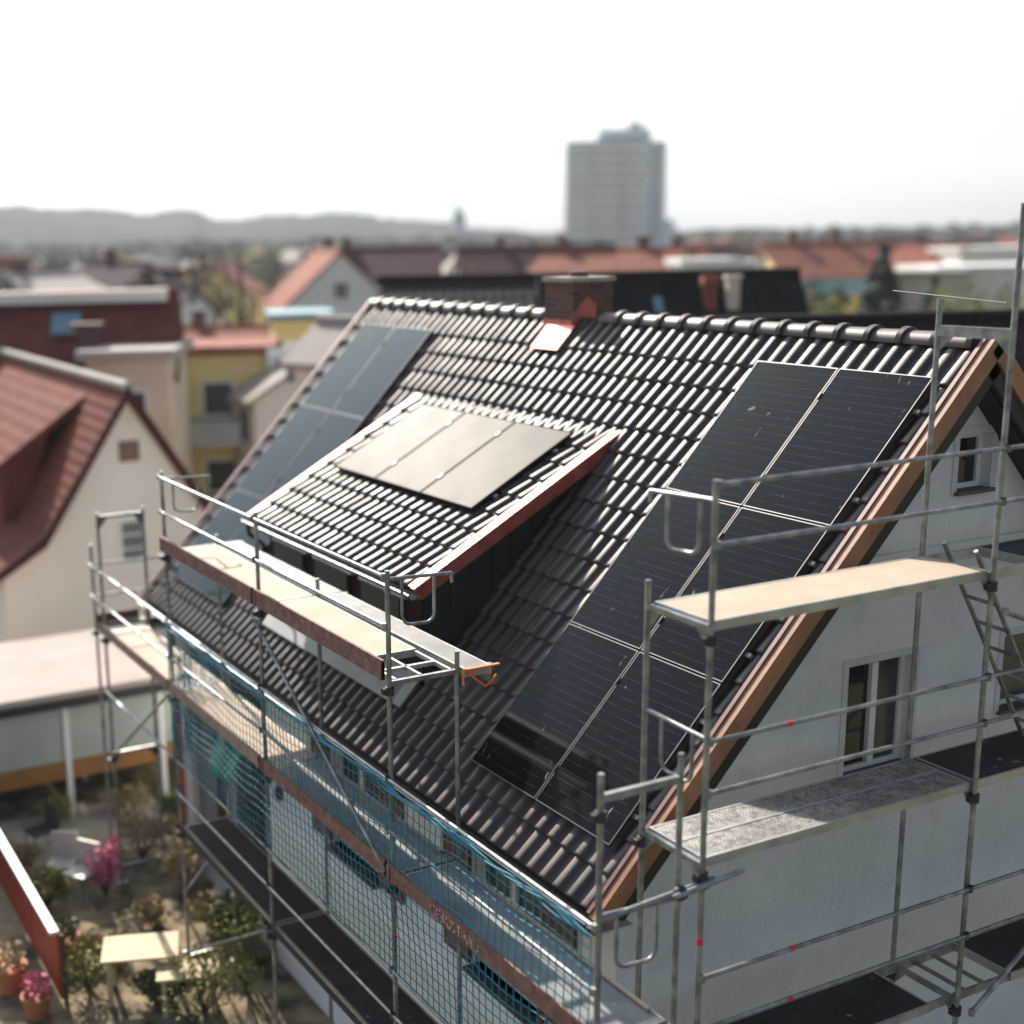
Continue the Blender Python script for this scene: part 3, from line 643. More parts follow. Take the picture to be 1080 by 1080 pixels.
# ------------------------------------------------------------------ surroundings: materials
def rgb(*c): return tuple(c)
def rooftile(name,c,c2=None,rough=.88):
    m=mat(name,c,rough=rough,spec=.2,c2=c2 or tuple(x*.6 for x in c),scale=1.5,detail=6)
    N,L,p=nodes(m); tc=[n for n in N if n.type=='TEX_COORD'][0]
    w=N.new('ShaderNodeTexWave'); w.bands_direction='X'; w.inputs['Scale'].default_value=1.05; w.inputs['Distortion'].default_value=.2; L.new(tc.outputs['Object'],w.inputs['Vector'])
    w2=N.new('ShaderNodeTexWave'); w2.bands_direction='Z'; w2.inputs['Scale'].default_value=1.3; L.new(tc.outputs['Object'],w2.inputs['Vector'])
    a=N.new('ShaderNodeMath'); a.operation='ADD'; L.new(w.outputs['Fac'],a.inputs[0]); L.new(w2.outputs['Fac'],a.inputs[1])
    b=N.new('ShaderNodeBump'); b.inputs['Strength'].default_value=.6; b.inputs['Distance'].default_value=.04; L.new(a.outputs[0],b.inputs['Height']); L.new(b.outputs[0],p.inputs['Normal'])
    return m
RF={'redbrown':rooftile('red_brown_roof_tiles',(.20,.055,.038)),'darkred':rooftile('dark_red_roof_tiles',(.085,.03,.03)),
 'orange':rooftile('orange_red_roof_tiles',(.31,.12,.08),c2=(.20,.065,.045)),'black':rooftile('black_roof_tiles',(.02,.018,.02)),'purple':rooftile('aubergine_roof_tiles',(.035,.018,.024)),
 'grey':rooftile('grey_roof_tiles',(.15,.14,.14)),'pale':mat('pale_roof_sheet',(.42,.36,.33),rough=.8,c2=(.34,.29,.26),scale=.8),'white':mat('white_flat_roof',(.80,.78,.74),rough=.6),'bluegrey':mat('blue_grey_roof_sheet',(.16,.27,.32),rough=.5)}
WL={'cream':mat('cream_render',(.80,.72,.63),rough=.9,var=.04,scale=.6),'white':mat('white_render',(.76,.74,.72),rough=.9,var=.05,scale=.6),
 'grey':mat('grey_render',(.50,.50,.50),rough=.9,scale=.6),'yellow':mat('yellow_render',(.76,.62,.27),rough=.9,scale=.6,var=.08),'beige':mat('beige_render',(.60,.50,.38),rough=.9,scale=.6),'tan':mat('tan_render',(.40,.33,.26),rough=.9,scale=.6)}
M['win_brown']=mat('brown_window',(.13,.05,.02),rough=.4)
def grp(o,g):
    if g: o['group']=g
def gable_house(label,ridge,L,W,drop,rel,wall,roof,wins=2,group=None,chim=1,name='house',cat='house',over=.35,ground=None,far=False,hip=0,base=GZ):
    """ridge = Vector at the middle of the ridge; the ridge runs along local x"""
    rz=R(62.8+rel); o=thing(name,label,cat,(ridge.x,ridge.y,base),rz,group)
    H=ridge.z-base; E_=H-drop; hl,hw=L/2,W/2
    b=MB(); 
    if hip: b.box(-hl,hl,-hw,hw,-.3,E_)
    else: b.prism([(-hw,-.3),(hw,-.3),(hw,E_),(0,H-.12),(-hw,E_)],0,-hl,hl)
    b.build('wall',WL[wall],o)
    b=MB(); k=drop/hw; t=.16
    if hip:
        a=hl+over;c=hw+over;r_=max(.1,hl-hip); ez=E_-.02
        b.add([(-a,-c,ez),(a,-c,ez),(a,c,ez),(-a,c,ez),(-r_,0,H),(r_,0,H),(-a,-c,ez-.15),(a,-c,ez-.15),(a,c,ez-.15),(-a,c,ez-.15)],[(0,1,5,4),(1,2,5),(2,3,4,5),(3,0,4),(0,6,7,1),(1,7,8,2),(2,8,9,3),(3,9,6,0),(6,9,8,7)])
    else:
        y1=hw+over; z1=H-y1*k
        b.prism([(0,H),(y1,z1),(y1,z1-t),(0,H-t*1.2),(-y1,z1-t),(-y1,z1)],0,-hl-over*.6,hl+over*.6)
    rf=b.build('roof',RF[roof],o)
    b=MB(); b.tube((-hl-(0 if hip else over*.6)+hip,0,H+.0),(hl+(0 if hip else over*.6)-hip,0,H+.0),.14,8); b.build('ridge',RF[roof],rf)
    for i in range(chim):
        x=hl*(-.45+.8*i); b=MB(); b.box(x-.3,x+.3,.1,.7,H-1.2,H+.75); b.box(x-.36,x+.36,.04,.76,H+.75,H+.83); b.build('chimney',M['brick'] if roof!='black' else M['concrete'],rf)
    nf=max(1,int(E_/2.7)); 
    def win(p,n,wd=1.0,hh=1.25,glass='glass'):
        p=Vector(p); n=Vector(n); t_=Vector((-n.y,n.x,0)); w=MB()
        w.obox(p-t_*wd/2+n*.01,t_,n,(0,0,1),wd,.05,hh)
        if far: w.build('window',M['curtain'],o); return
        f=w.build('window',M['white_frame'],o)
        g=MB()
        for a in (-1,1): g.obox(p+t_*(a*wd/4-wd/4+.06)+n*.065+Vector((0,0,.08)),t_,n,(0,0,1),wd/2-.1,.012,hh-.16)
        g.build('pane',M[glass],f)
    if wins:
        for fl in range(nf):
            z=E_-1.75-fl*2.7
            if z<.3: continue
            n_=max(1,int(L/3.0))
            for i in range(n_): win((-hl+(i+.5)*L/n_,-hw,z),(0,-1,0))
            m_=max(1,int(W/3.4))
            for s in (-1,1):
                for i in range(m_): win((s*hl,-hw+(i+.5)*W/m_,z),(s,0,0))
        if not hip:
            for s in (-1,1): win((s*hl,0,E_+.3),(s,0,0),.9,1.1)
    return o
def rooflight(o,x,f,k,H,hw,m='glass'):
    pass
def flat_block(label,a,L,W,H,rel,wall,roof='white',name='building',cat='building',wins=True,group=None,bands=0,base=GZ):
    o=thing(name,label,cat,(a.x,a.y,base),R(62.8+rel),group); hl,hw=L/2,W/2
    MB().box(-hl,hl,-hw,hw,-.3,H).build('wall',WL[wall],o)
    b=MB(); b.box(-hl-.25,hl+.25,-hw-.25,hw+.25,H,H+.3); b.build('roof',RF[roof],o)
    nf=max(1,int(H/2.8))
    for fl in range(nf):
        z=H-2.2-fl*2.8
        if z<.2: continue
        if wins:
            n_=max(1,int(L/2.8))
            for i in range(n_):
                x=-hl+(i+.5)*L/n_; f=MB().box(x-.6,x+.6,-hw-.04,-hw+.0-.001,z,z+1.3).build('window',M['white_frame'],o); MB().box(x-.5,x+.5,-hw-.05,-hw-.042,z+.1,z+1.2).build('pane',M['curtain'],f)
        if bands: MB().box(-hl+.1,hl-.1,-hw-1.3,-hw-.002,z-.9,z-.05).build('balcony',RF['bluegrey'] if bands==1 else WL['grey'],o)
    return o
# ---- nearest neighbours on the left
NX,NYc,NZ=-22.3,2.72,2.39
nh=thing('house','cream gabled house with red-brown tile roof and a long shed dormer, at the left edge','house',(NX,NYc,GZ),0)
H=NZ-GZ
prof=[(-3.1,-.3),(2.9,-.3),(2.9,H-4.6),(0,H-.1),(-2.2,H-3.35),(-3.1,H-3.95)]
b=MB(); b.prism(prof,0,-18,0); w_=b.build('wall',WL['cream'],nh)
b=MB(); b.prism([(0,H+.02),(3.25,H-5.2),(3.25,H-5.4),(0,H-.25),(-2.15,H-3.5),(-3.5,H-4.32),(-3.5,H-4.12),(-2.2,H-3.25)],0,-18.2,.35); rf=b.build('roof',RF['redbrown'],nh)
b=MB(); b.tube((-18.2,0,H+.03),(.36,0,H+.03),.13,8); b.build('ridge',M['concrete'],rf)
b=MB(); q=[(0,H+.05),(-2.2,H-3.22),(-3.5,H-4.09),(-3.5,H-4.3),(-2.15,H-3.5),(0,H-.22)]; b.prism(q,0,.34,.42); q2=[(0,H+.05),(3.25,H-5.17),(3.25,H-5.42),(0,H-.22)]; b.prism(q2,0,.34,.42); b.build('verge_board',RF['darkred'],rf)
b=MB(); b.prism([(-.25,H-.35),(-2.75,H-2.05),(-2.75,H-2.25),(-.25,H-.55)],0,-13,-2.3); b.prism([(-1.2,H-1.2),(-2.5,H-2.05),(-2.5,H-3.6),(-1.9,H-3.2)],0,-12.8,-2.5); b.build('shed_dormer',RF['redbrown'],nh)
def nwin(y,z,wd,hh,fm,gm,bars=0):
    f=MB().box(.0,.05,y-wd/2,y+wd/2,z,z+hh).build('window',M[fm],nh); g=MB()
    n=bars or 1
    for k in range(n): g.box(.051,.062,y-wd/2+.1,y+wd/2-.1,z+.1+k*(hh-.15)/n,z+.05+(k+1)*(hh-.15)/n)
    g.build('pane',M[gm],f)
nwin(.03,H-1.75,.48,.48,'win_brown','win_brown'); nwin(-.02,H-4.25,.72,1.15,'white_frame','glass',3)
# conservatory / flat carport between
cp=thing('garden_pavilion','low flat-roofed garden pavilion with pale roof in front of the cream house','pavilion',(-16.6,-1.6,GZ),0)
b=MB(); b.box(-1.9,1.9,-5,4.0,2.36,2.48); b.build('roof',RF['pale'],cp)
b=MB(); b.box(-1.95,1.95,-5.05,4.05,2.20,2.358); b.build('roof_edge',M['wood_dark'],cp)
for y in (-4.8,-3,-1.2,.6,2.4,3.8): MB().box(1.6,1.7,y,y+.1,0,2.2).build('post',M['white_frame'],cp)
MB().box(1.64,1.66,-4.7,3.8,1.1,2.19).build('glazing',mat('milky_glazing',(.42,.46,.40),rough=.3,c2=(.30,.36,.33),scale=1),cp)
MB().box(1.62,1.68,-4.7,3.8,0.75,1.09).build('timber_beam',mat('ochre_timber',(.26,.12,.03),rough=.6),cp)
MB().box(-1.7,-1.6,-4.8,3.9,0,2.2).build('rear_wall',WL['cream'],cp)

# red-brown mansard block with flat light ridge, beige block beside it
o=gable_house('house with dark red-brown roof, small blue skylight and light ridge, behind the cream house',at(20,312,45),10.2,7,2.3,6,'beige','redbrown',wins=1,chim=0,over=.3)
b=MB(); H2=at(20,312,45).z-GZ; b.box(-4.9,4.9,-.9,.9,H2-.25,H2+.12); b.build('ridge_slab',WL['cream'],o)
b=MB(); b.obox((1.2,-2.0,H2-1.25),(1,0,0),Vector((0,3.5,2.3)).normalized(),Vector((0,-2.3,3.5)).normalized(),.9,1.1,.12); b.build('skylight',RF['bluegrey'],o)
b=MB(); b.box(2.1,2.8,-3.2,-2.6,H2-3,H2-.95); b.box(1.95,2.95,-3.35,-2.45,H2-.95,H2-.8); b.build('chimney',M['brick'],o)
flat_block('beige flat-topped block joined to the dark red-brown roof on the left',at(145,374,43),2.5,4,at(145,374,43).z-GZ,0,'beige','pale')
# grey and white houses further left
gable_house('grey house with pale roof, far left behind the skylight roof',at(45,290,78),7,7,1.6,70,'grey','pale')
gable_house('pale grey gabled house with dark aubergine roof, left of the bare trees',at(125,278,85),8,7,2.6,-52,'white','purple')
gable_house('white house with half-hidden dark gable near the bare trees',at(168,300,74),4,5,1.4,-20,'white','grey')
# yellow building with orange roof edge and blocks around it
o=flat_block('yellow three-storey block with orange roof edge in the gap left of the panels',at(234,358,50),3.6,4,at(232,358,56).z-GZ,0,'yellow','orange',bands=2)
gable_house('low house with dull orange roof behind the yellow block',at(240,345,64),6,5,.7,4,'tan','orange',wins=0,chim=1)
flat_block('small yellow building with blue-grey roof near the far gable',at(315,324,60),2.4,4,at(315,322,72).z-GZ,6,'yellow','bluegrey')
o=gable_house('annex with broad pale pink roof beside the far end of the panels',at(304,384,47),1.7,3.2,.9,-66,'cream','pale',wins=1,chim=0)
flat_block('long low block with grey roof and brown edge behind the pink roof',at(300,372,52),5.6,3,at(300,372,52).z-GZ,4,'tan','grey')
gable_house('white gabled house with red roof facing the camera, left of centre',at(345,264,88),9,7.2,3.3,-78,'white','orange')
gable_house('long house with dark red roof joined behind the white gable, left of centre',at(395,262,98),9,8,1.9,0,'white','darkred')
gable_house('house with wide pale roof just beyond the far ridge end',at(365,338,36),1.6,2.4,.8,-40,'cream','pale',wins=0,chim=0)
# dark roofs right behind the ridge
gable_house('long dark roofed house just beyond the ridge, left of the chimney',at(510,293,42),6.2,7,1.6,0,'grey','black',chim=0)
o=gable_house('big house with near-black roof and one small skylight, right of the chimney',at(705,290,36),6.6,8,4,2,'grey','black',chim=0)
hh=at(705,290,36).z-GZ
nrm=Vector((0,-4,4)).normalized(); b=MB(); b.obox((-.55,-.95,hh-.95),(1,0,0),Vector((0,1,1)).normalized(),nrm,.22,.5,.1); b.build('skylight',RF['bluegrey'],o)
for (x_,m_) in ((.75,'tan'),(1.35,'cream')):
    b=MB(); b.box(x_,x_+.32,-.9,-.6,hh-1.4,hh-.1 if m_=='cream' else hh-.3); b.box(x_-.05,x_+.37,-.95,-.55,hh-.1 if m_=='cream' else hh-.3,hh-.02); b.build('chimney',WL['beige'] if m_=='cream' else RF['orange'],o)
gable_house('wide house with aubergine roof just behind the near ridge end',at(945,336,27),7.5,7,2.6,4,'grey','purple',chim=0)
gable_house('long house with dark red roof and white left gable, behind the chimney',at(565,260,105),12,9,2.4,0,'white','darkred',chim=2)
gable_house('house with weathered orange roof left of the tower foot',at(612,268,92),5.5,7,1.7,-35,'tan','orange')
gable_house('house with patchy orange roof right of the tower foot',at(690,262,88),4.2,7,1.8,-35,'tan','orange')
gable_house('small house with faded orange roof beside the white flat roofs',at(722,264,90),3,6,1.6,-35,'tan','orange')
flat_block('white flat-roofed box behind the near-black roof, left one',at(742,276,80),3.2,4,at(742,276,80).z-GZ-.1,0,'white','white',wins=False)
flat_block('white flat-roofed box beside the yellow apartment house',at(768,277,84),2.6,4,at(768,277,84).z-GZ-.1,0,'white','white',wins=False)
o=gable_house('yellow apartment house with orange-red roof and blue-grey balconies',at(862,257,95),7.6,9,2.0,3,'yellow','orange',chim=2,wins=2)
H3=at(862,257,95).z-GZ
for z in (H3-3.3,H3-5.9): MB().box(-3.6,3.6,-5.8,-4.51,z,z+.95).build('balcony',RF['bluegrey'],o)
gable_house('red roofed house behind the dark conifer, left one',at(930,258,120),9,8,2.4,0,'cream','orange',chim=1)
gable_house('red roofed house with white gable behind the dark conifer, right one',at(985,258,112),6,7,2.3,-55,'white','orange',chim=1)
flat_block('long white hall at the right edge, the farther one',at(1050,264,110),9,8,at(1050,264,110).z-GZ,0,'white','white',wins=False)
flat_block('low white hall at the right edge, the nearer one',at(1042,284,84),8.6,6,at(1042,284,84).z-GZ,0,'cream','white',wins=False)
flat_block('beige block with pale roof left of the low white hall',at(975,290,80),4,5,at(975,290,80).z-GZ,-12,'beige','pale')

# ---- apartment tower
tb=at(646,300,360); tw=thing('apartment_tower','grey concrete high-rise with stacked balconies standing alone on the skyline','tower block',(tb.x,tb.y,GZ),R(62.8-14))
TC=mat('tower_concrete',(.60,.66,.70),rough=.85,var=.06,scale=.1); TL=mat('tower_balcony_parapet',(.85,.87,.88),rough=.8,var=.05,scale=.2)
TW_=mat('tower_glazing',(.10,.13,.15),rough=.3); TH_=at(650,152,360).z-GZ; nfl=13; fh=TH_/nfl
b=MB(); b.box(-12,9,-8,8,0,TH_); b.box(9,13,-5,9,0,TH_-.6); b.box(13,15.5,-4,8,0,TH_*.42); b.build('tower_body',TC,tw)
b=MB(); b.box(-4,9,-6,6,TH_,TH_+2.8); b.box(3.5,7,-4,3,TH_+2.8,TH_+4.4); b.build('penthouse',TC,tw)
MB().tube((5,0,TH_+4.4),(5,0,TH_+7.5),.2,6).build('roof_mast',M['steel'],tw); MB().tube((-2,0,TH_+2.8),(-2,0,TH_+6),.15,6).build('roof_mast',M['steel'],tw)
for i in range(nfl):
    z=i*fh
    for (xa,xb,pr) in ((-11.5,-5.2,1.5),(-4.2,2.2,2.4),(3.2,8.6,1.5)):
        bb=MB().box(xa,xb,-8-pr,-8.01,z+.1,z+1.25).build('balcony',TL,tw)
    MB().box(-11.3,8.4,-8.05,-8.005,z+1.35,z+fh-.15).build('window_band',TW_,tw)
    for xa in (9.6,11.4): MB().box(xa,xa+1.1,-5.05,-5.005,z+1.1,z+2.3).build('window',M['glass'],tw)
for xa in (-4.9,2.5): MB().box(xa,xa+.5,-9.2,-8.06,0,TH_).build('pier',TC,tw)

# church spire far away
sp=at(484,245,700); o=thing('church','distant pointed church spire on the horizon','church',(sp.x,sp.y,GZ),R(62.8))
b=MB(); b.box(-3.5,3.5,-3.5,3.5,0,sp.z-GZ+6); b.build('tower',WL['grey'],o)
b=MB(); zt=at(484,214,700).z-GZ; zb=sp.z-GZ+6; b.add([(-3.8,-3.8,zb),(3.8,-3.8,zb),(3.8,3.8,zb),(-3.8,3.8,zb),(0,0,zt)],[(0,1,4),(1,2,4),(2,3,4),(3,0,4),(3,2,1,0)]); b.build('spire',RF['bluegrey'],o)
gable_b=MB(); gable_b.prism([(-5,0),(5,0),(5,9),(0,15),(-5,9)],0,3.6,26); gable_b.build('nave',WL['grey'],o)

# ---- fill of the town
placed=[Vector((o.location.x,o.location.y)) for o in col.objects if o.type=='EMPTY' and o.get('category') in ('house','building','tower block','church')]
k=0; tries=0; cols_w=['cream','white','cream','white','white','yellow','beige']; cols_r=['darkred','redbrown','orange','redbrown','grey','purple','darkred','pale','pale']
rnd=random.Random(21)
side_names=[(0,200,'at the left of the view'),(200,420,'left of the middle'),(420,640,'in the middle'),(640,860,'right of the middle'),(860,1200,'at the right of the view')]
ORD=[]
while k<190 and tries<12000:
    tries+=1
    d=(100+520*(rnd.random()**1.25)); px=rnd.uniform(-60,1150)
    p=at(px,300,d); v=Vector((p.x,p.y))
    if any((v-q).length<(9.5 if d<200 else 13) for q in placed): continue
    if d<360 and 585<px<725 and d>180: continue
    placed.append(v); k+=1
    h=rnd.uniform(6.6,9.4); L=rnd.uniform(6,12) if d<220 else rnd.uniform(8,15); W=rnd.uniform(6,8) if d<220 else rnd.uniform(7.5,10); drop=rnd.uniform(2.0,3.2); rel=rnd.choice([0,8,-12,90,80,-70,35,-35])+rnd.uniform(-6,6)
    wc=rnd.choice(cols_w); rc=rnd.choice(cols_r)
    nm_='%s town house with %s roof'%(wc,{'darkred':'dark red','redbrown':'red-brown','orange':'orange','grey':'grey','purple':'aubergine','pale':'pale'}[rc])
    q_=gable_house(nm_,
        Vector((p.x,p.y,GZ+h)),L,W,drop,rel,wc,rc,wins=1 if d<260 else 0,far=True,chim=1 if d<300 else 0,group='town houses beyond the dark roofs'); ORD.append((nm_,px,q_))

# ---- trees
LEAF={'dark':mat('dark_conifer_needles',(.020,.035,.022),rough=.7,var=.4,scale=.8),'bare':mat('bare_twigs',(.16,.125,.09),rough=.9,var=.3,scale=.7),'fresh':mat('fresh_spring_leaves',(.22,.22,.05),rough=.7,var=.35,scale=.7),'green':mat('mid_green_leaves',(.07,.10,.035),rough=.7,var=.4,scale=.5),'straw':mat('dry_straw_leaves',(.36,.27,.14),rough=.8,var=.3,scale=2),'pink':mat('pink_blossom',(.60,.13,.24),rough=.6,var=.2)}
BARK=mat('bark',(.07,.05,.035),rough=.9,bump=.3,bscale=12)
for m_ in LEAF.values():
    N,L,p=nodes(m_); p.inputs['Subsurface Weight'].default_value=0
def leafcloud(b,c,rx,ry,rz,n,s,rn,shell=.55):
    for _ in range(n):
        while True:
            v=Vector((rn.uniform(-1,1),rn.uniform(-1,1),rn.uniform(-1,1)))
            if shell<v.length<1: break
        p=Vector(c)+Vector((v.x*rx,v.y*ry,v.z*rz)); a=Vector((rn.uniform(-1,1),rn.uniform(-1,1),rn.uniform(-1,1))).normalized(); e=a.orthogonal().normalized(); f=a.cross(e); q=s*rn.uniform(.6,1.4)
        b.add([p-e*q,p+f*q*.5,p+e*q,p-f*q*.5],[(0,1,2,3)])
def tree_mesh(kind,h,seed,n=900,s=.22):
    rn=random.Random(seed); t=MB(); c=MB()
    t.tube((0,0,0),(0,0,h*.45),h*.022,8,h*.015); t.tube((0,0,h*.45),(.1*rn.uniform(-1,1),0,h*.9),h*.015,6,h*.004)
    if kind=='dark':
        for k in range(22):
            f=k/21; z=h*(.08+.9*f); r=h*.30*(1-f)**.8+.15
            for a in range(6):
                an=rn.uniform(0,6.28); leafcloud(c,(r*.55*math.cos(an),r*.55*math.sin(an),z-r*.12),r*.5,r*.5,h*.045,max(3,int(n/132)),s,rn,0)
    else:
        for k in range(15):
            an=rn.uniform(0,6.28); z=h*rn.uniform(.42,.92); r=h*.33*math.sin(min(1,(1.06-z/h)/.45)*1.4); e=(r*rn.uniform(.4,.9)*math.cos(an),r*rn.uniform(.4,.9)*math.sin(an),z)
            t.tube((0,0,h*rn.uniform(.25,.5)),e,h*.009,5,h*.003)
            q=h*rn.uniform(.09,.15); leafcloud(c,e,q,q,q*.8,int(n/15),s,rn,.2)
            if kind=='bare':
                for _ in range(10):
                    g=Vector(e)+Vector((rn.uniform(-1,1),rn.uniform(-1,1),rn.uniform(-.3,1.2)))*h*.13; t.tube(e,g,h*.003,3,h*.001)
    return t,c
def tree(label,p,h,kind,seed,n=900,s=.22,group=None,proto={}):
    key=(kind,seed,n)
    o=thing('tree',label,'tree',(p.x,p.y,GZ),random.uniform(0,6),group)
    if key not in proto:
        t,c=tree_mesh(kind,10.0,seed,n,s); proto[key]=(t.build('trunk',BARK,o,fix=False),c.build('crown',LEAF[kind],o,fix=False))
    else:
        for q in proto[key]:
            d_=q.copy(); col.objects.link(d_); d_.parent=o
    o.scale=(h/10,)*3; return o
tree('dark conifer standing alone before the red roofs on the right',at(930,300,76),at(930,262,76).z-GZ,'dark',1,n=2600,s=.28)
tree('big bare brown tree left of the white gabled house',at(205,300,78),at(205,250,78).z-GZ,'bare',2,n=1100,s=.12)
tree('bare tree with a yellowish top beside the white gabled house',at(255,300,82),at(255,247,82).z-GZ,'straw',3,n=900,s=.12)
tree('small dark round tree between conifer and low white hall',at(985,300,66),at(985,292,66).z-GZ,'dark',4,n=900,s=.2)
rnd=random.Random(5); k=0
kinds=['bare','green','green','dark','straw','green','dark','fresh']
nm={'bare':'bare brown','green':'mid green','fresh':'fresh yellow-green','dark':'dark evergreen','straw':'straw coloured'}
while k<110:
    d=70+520*rnd.random(); px=rnd.uniform(-40,1120); p=at(px,300,d); v=Vector((p.x,p.y))
    if any((v-q).length<7 for q in placed): continue
    kd=rnd.choice(kinds); k+=1; placed.append(v)
    q_=tree('x',p,rnd.uniform(5,8.5) if d<200 else rnd.uniform(6,10.5),kd,10+k%2,n=500,s=.35,group='trees between the town houses'); ORD.append((nm[kd]+' tree between the town houses',px,q_))
ords=['leftmost']+[w+' from the left' for w in 'second third fourth fifth sixth seventh eighth ninth tenth eleventh twelfth thirteenth fourteenth fifteenth sixteenth seventeenth eighteenth nineteenth twentieth twenty-first twenty-second twenty-third twenty-fourth twenty-fifth twenty-sixth twenty-seventh twenty-eighth twenty-ninth thirtieth thirty-first thirty-second thirty-third thirty-fourth thirty-fifth thirty-sixth thirty-seventh thirty-eighth thirty-ninth fortieth forty-first forty-second forty-third forty-fourth forty-fifth forty-sixth forty-seventh'.split()]
for nm_ in sorted(set(a for a,_,_ in ORD)):
    for i,(_,_,q_) in enumerate(sorted([t for t in ORD if t[0]==nm_],key=lambda t:t[1])): q_['label']=nm_+', '+ords[i]+' of its kind'
# hedges at the right
for (a,c,y,d,lb,h_) in ((985,1085,306,62,'long yellow-green hedge in front of the low white hall',2.3),(840,900,322,62,'hedge below the yellow apartment house',1.6)):
    p0,p1=at(a,y,d),at(c,y,d); b=MB(); rn=random.Random(a)
    for i in range(40): q=p0.lerp(p1,i/39); leafcloud(b,(q.x,q.y,GZ+(p0.z-GZ)*.5),.7,.7,(p0.z-GZ)*.55,70,.16,rn,.2)
    tag(b.build('hedge',LEAF['fresh'],fix=False),lb,'hedge')
# far woods: one mass
b=MB(); rn=random.Random(9)
for i in range(1300):
    px=rn.uniform(-80,1160); d=rn.uniform(560,800); p=at(px,300,d); r=rn.uniform(4,7)
    z=GZ+ 0
    b.ball((p.x,p.y,z+r*.9),r*rn.uniform(.8,1.3),r*rn.uniform(.8,1.3),r*rn.uniform(.8,1.2),6,4)
wd=b.build('woods',mat('distant_mixed_woods',(.020,.045,.038),rough=.9,c2=(.075,.075,.04),scale=.02),fix=False); tag(wd,'belt of mixed woods beyond the last houses','woods',kind='stuff')

# ---- terrain
def sheet(name,x0,x1,y0,y1,z,m,n=1):
    b=MB(); b.add([(x0,y0,z),(x1,y0,z),(x1,y1,z),(x0,y1,z)],[(0,1,2,3)]); return tag(b.build(name,m),kind='structure')
GM=mat('ground_earth_and_grass',(.16,.18,.08),rough=.95,c2=(.15,.115,.08),scale=.12,detail=10,bump=.2,bscale=3)
sheet('ground',-3300,800,-1200,3300,GZ,GM)
RD=mat('asphalt',(.075,.075,.075),rough=.9,var=.2,scale=1,bump=.15)
def strip(name,pts,w,z,m):
    vs=[];pts=[Vector((p[0],p[1],0)) for p in pts]
    for i,p in enumerate(pts):
        d=(pts[min(i+1,len(pts)-1)]-pts[max(0,i-1)]).normalized(); n_=Vector((-d.y,d.x,0))*w/2; vs+=[(p.x+n_.x,p.y+n_.y,z),(p.x-n_.x,p.y-n_.y,z)]
    b=MB(); b.add(vs,[(2*i,2*i+1,2*i+3,2*i+2) for i in range(len(pts)-1)]); return tag(b.build(name,m),kind='structure')
g=ong
strip('road',[g(120,640)[:2],g(190,510)[:2],g(240,440)[:2],g(330,392)[:2]],5,GZ+.004,RD)
strip('road',[(-40,-30),(-38,0),(-46,30),(-40,90),(-60,200)],6,GZ+.008,RD)
# hills
prof_px=[(a_,y_+7) for a_,y_ in [(-200,205),(0,210),(60,214),(110,213),(160,218),(200,215),(235,226),(262,222),(320,219),(370,217),(420,224),(465,228),(500,234),(600,240),(700,240),(745,236),(790,233),(850,236),(900,234),(960,238),(1040,236),(1200,232),(1400,230)]]
def hy(px):
    for (a,ya),(c,yc) in zip(prof_px,prof_px[1:]):
        if a<=px<=c: t=(px-a)/(c-a); return ya+(yc-ya)*(t*t*(3-2*t))
    return 232
b=MB(); vs=[];nxh=420;nyh=44
for i in range(nxh+1):
    px=-180+(1500)*i/nxh; top=at(px,hy(px),1150).z
    for j in range(nyh+1):
        f=j/nyh; d=720+800*f; p=at(px,250,d); e=min(1,f/.54); e=e*e*(3-2*e)
        z=GZ-1+(top-GZ)*e+ (3*noise.noise(Vector((p.x*.02,p.y*.02,0)))+2.5*noise.noise(Vector((p.x*.05,p.y*.05,4)))+2.5*noise.noise(Vector((p.x*.13,p.y*.13,8))))*min(1,f*4)
        vs.append((p.x,p.y,z))
b.add(vs,[(i*(nyh+1)+j,(i+1)*(nyh+1)+j,(i+1)*(nyh+1)+j+1,i*(nyh+1)+j+1) for i in range(nxh) for j in range(nyh)],True)
HM=mat('wooded_hills',(.004,.020,.026),rough=.95,c2=(.035,.055,.035),scale=.007,detail=4)
tag(b.build('hills',HM,fix=False),kind='structure')
for m_ in bpy.data.materials:
    if m_.name in ('wooded_hills','distant_mixed_woods','ground_earth_and_grass','garden_soil') or m_ in RF.values():
        q_=m_.node_tree.nodes['Principled BSDF']; q_.inputs['Specular IOR Level'].default_value=.02 if m_ not in RF.values() else .12

# ------------------------------------------------------------------ garden at the lower left
PAV=mat('sandstone_paving',(.42,.37,.29),rough=.85,scale=2,var=.2,bump=.2); TIM=mat('pale_timber',(.55,.44,.27),rough=.7,scale=3,var=.15)
DARK=mat('garden_soil',(.32,.25,.15),rough=1,scale=2.6,detail=9,c2=(.035,.035,.022),bump=.4,bscale=8)
sheet('soil',-23,-1,-6,.35,GZ+.004,DARK)
sheet('terrace',*[f(v) for f,v in ((min,(g(70,900).x,g(140,840).x)),(max,(g(120,900).x,g(60,840).x)))],g(70,900).y-.8,g(140,840).y+.3,GZ+.010,PAV)
sheet('path',-13.2,-10.9,-3.2,-1.6,GZ+.014,mat('gravel_path',(.34,.27,.17),rough=.95,scale=6,var=.3))
def table(label,c,l,w,h,rz,m=TIM):
    o=thing('garden_table',label,'table',(c.x,c.y,GZ),rz); b=MB()
    n=6
    for i in range(n): b.box(-l/2,l/2,-w/2+i*w/n+.006,-w/2+(i+1)*w/n-.006,h-.035,h)
    b.build('tabletop',m,o)
    for sx in (-1,1):
        for sy in (-1,1): MB().box(sx*(l/2-.1)-.035,sx*(l/2-.1)+.035,sy*(w/2-.09)-.035,sy*(w/2-.09)+.035,0,h-.035).build('leg',m,o)
    return o
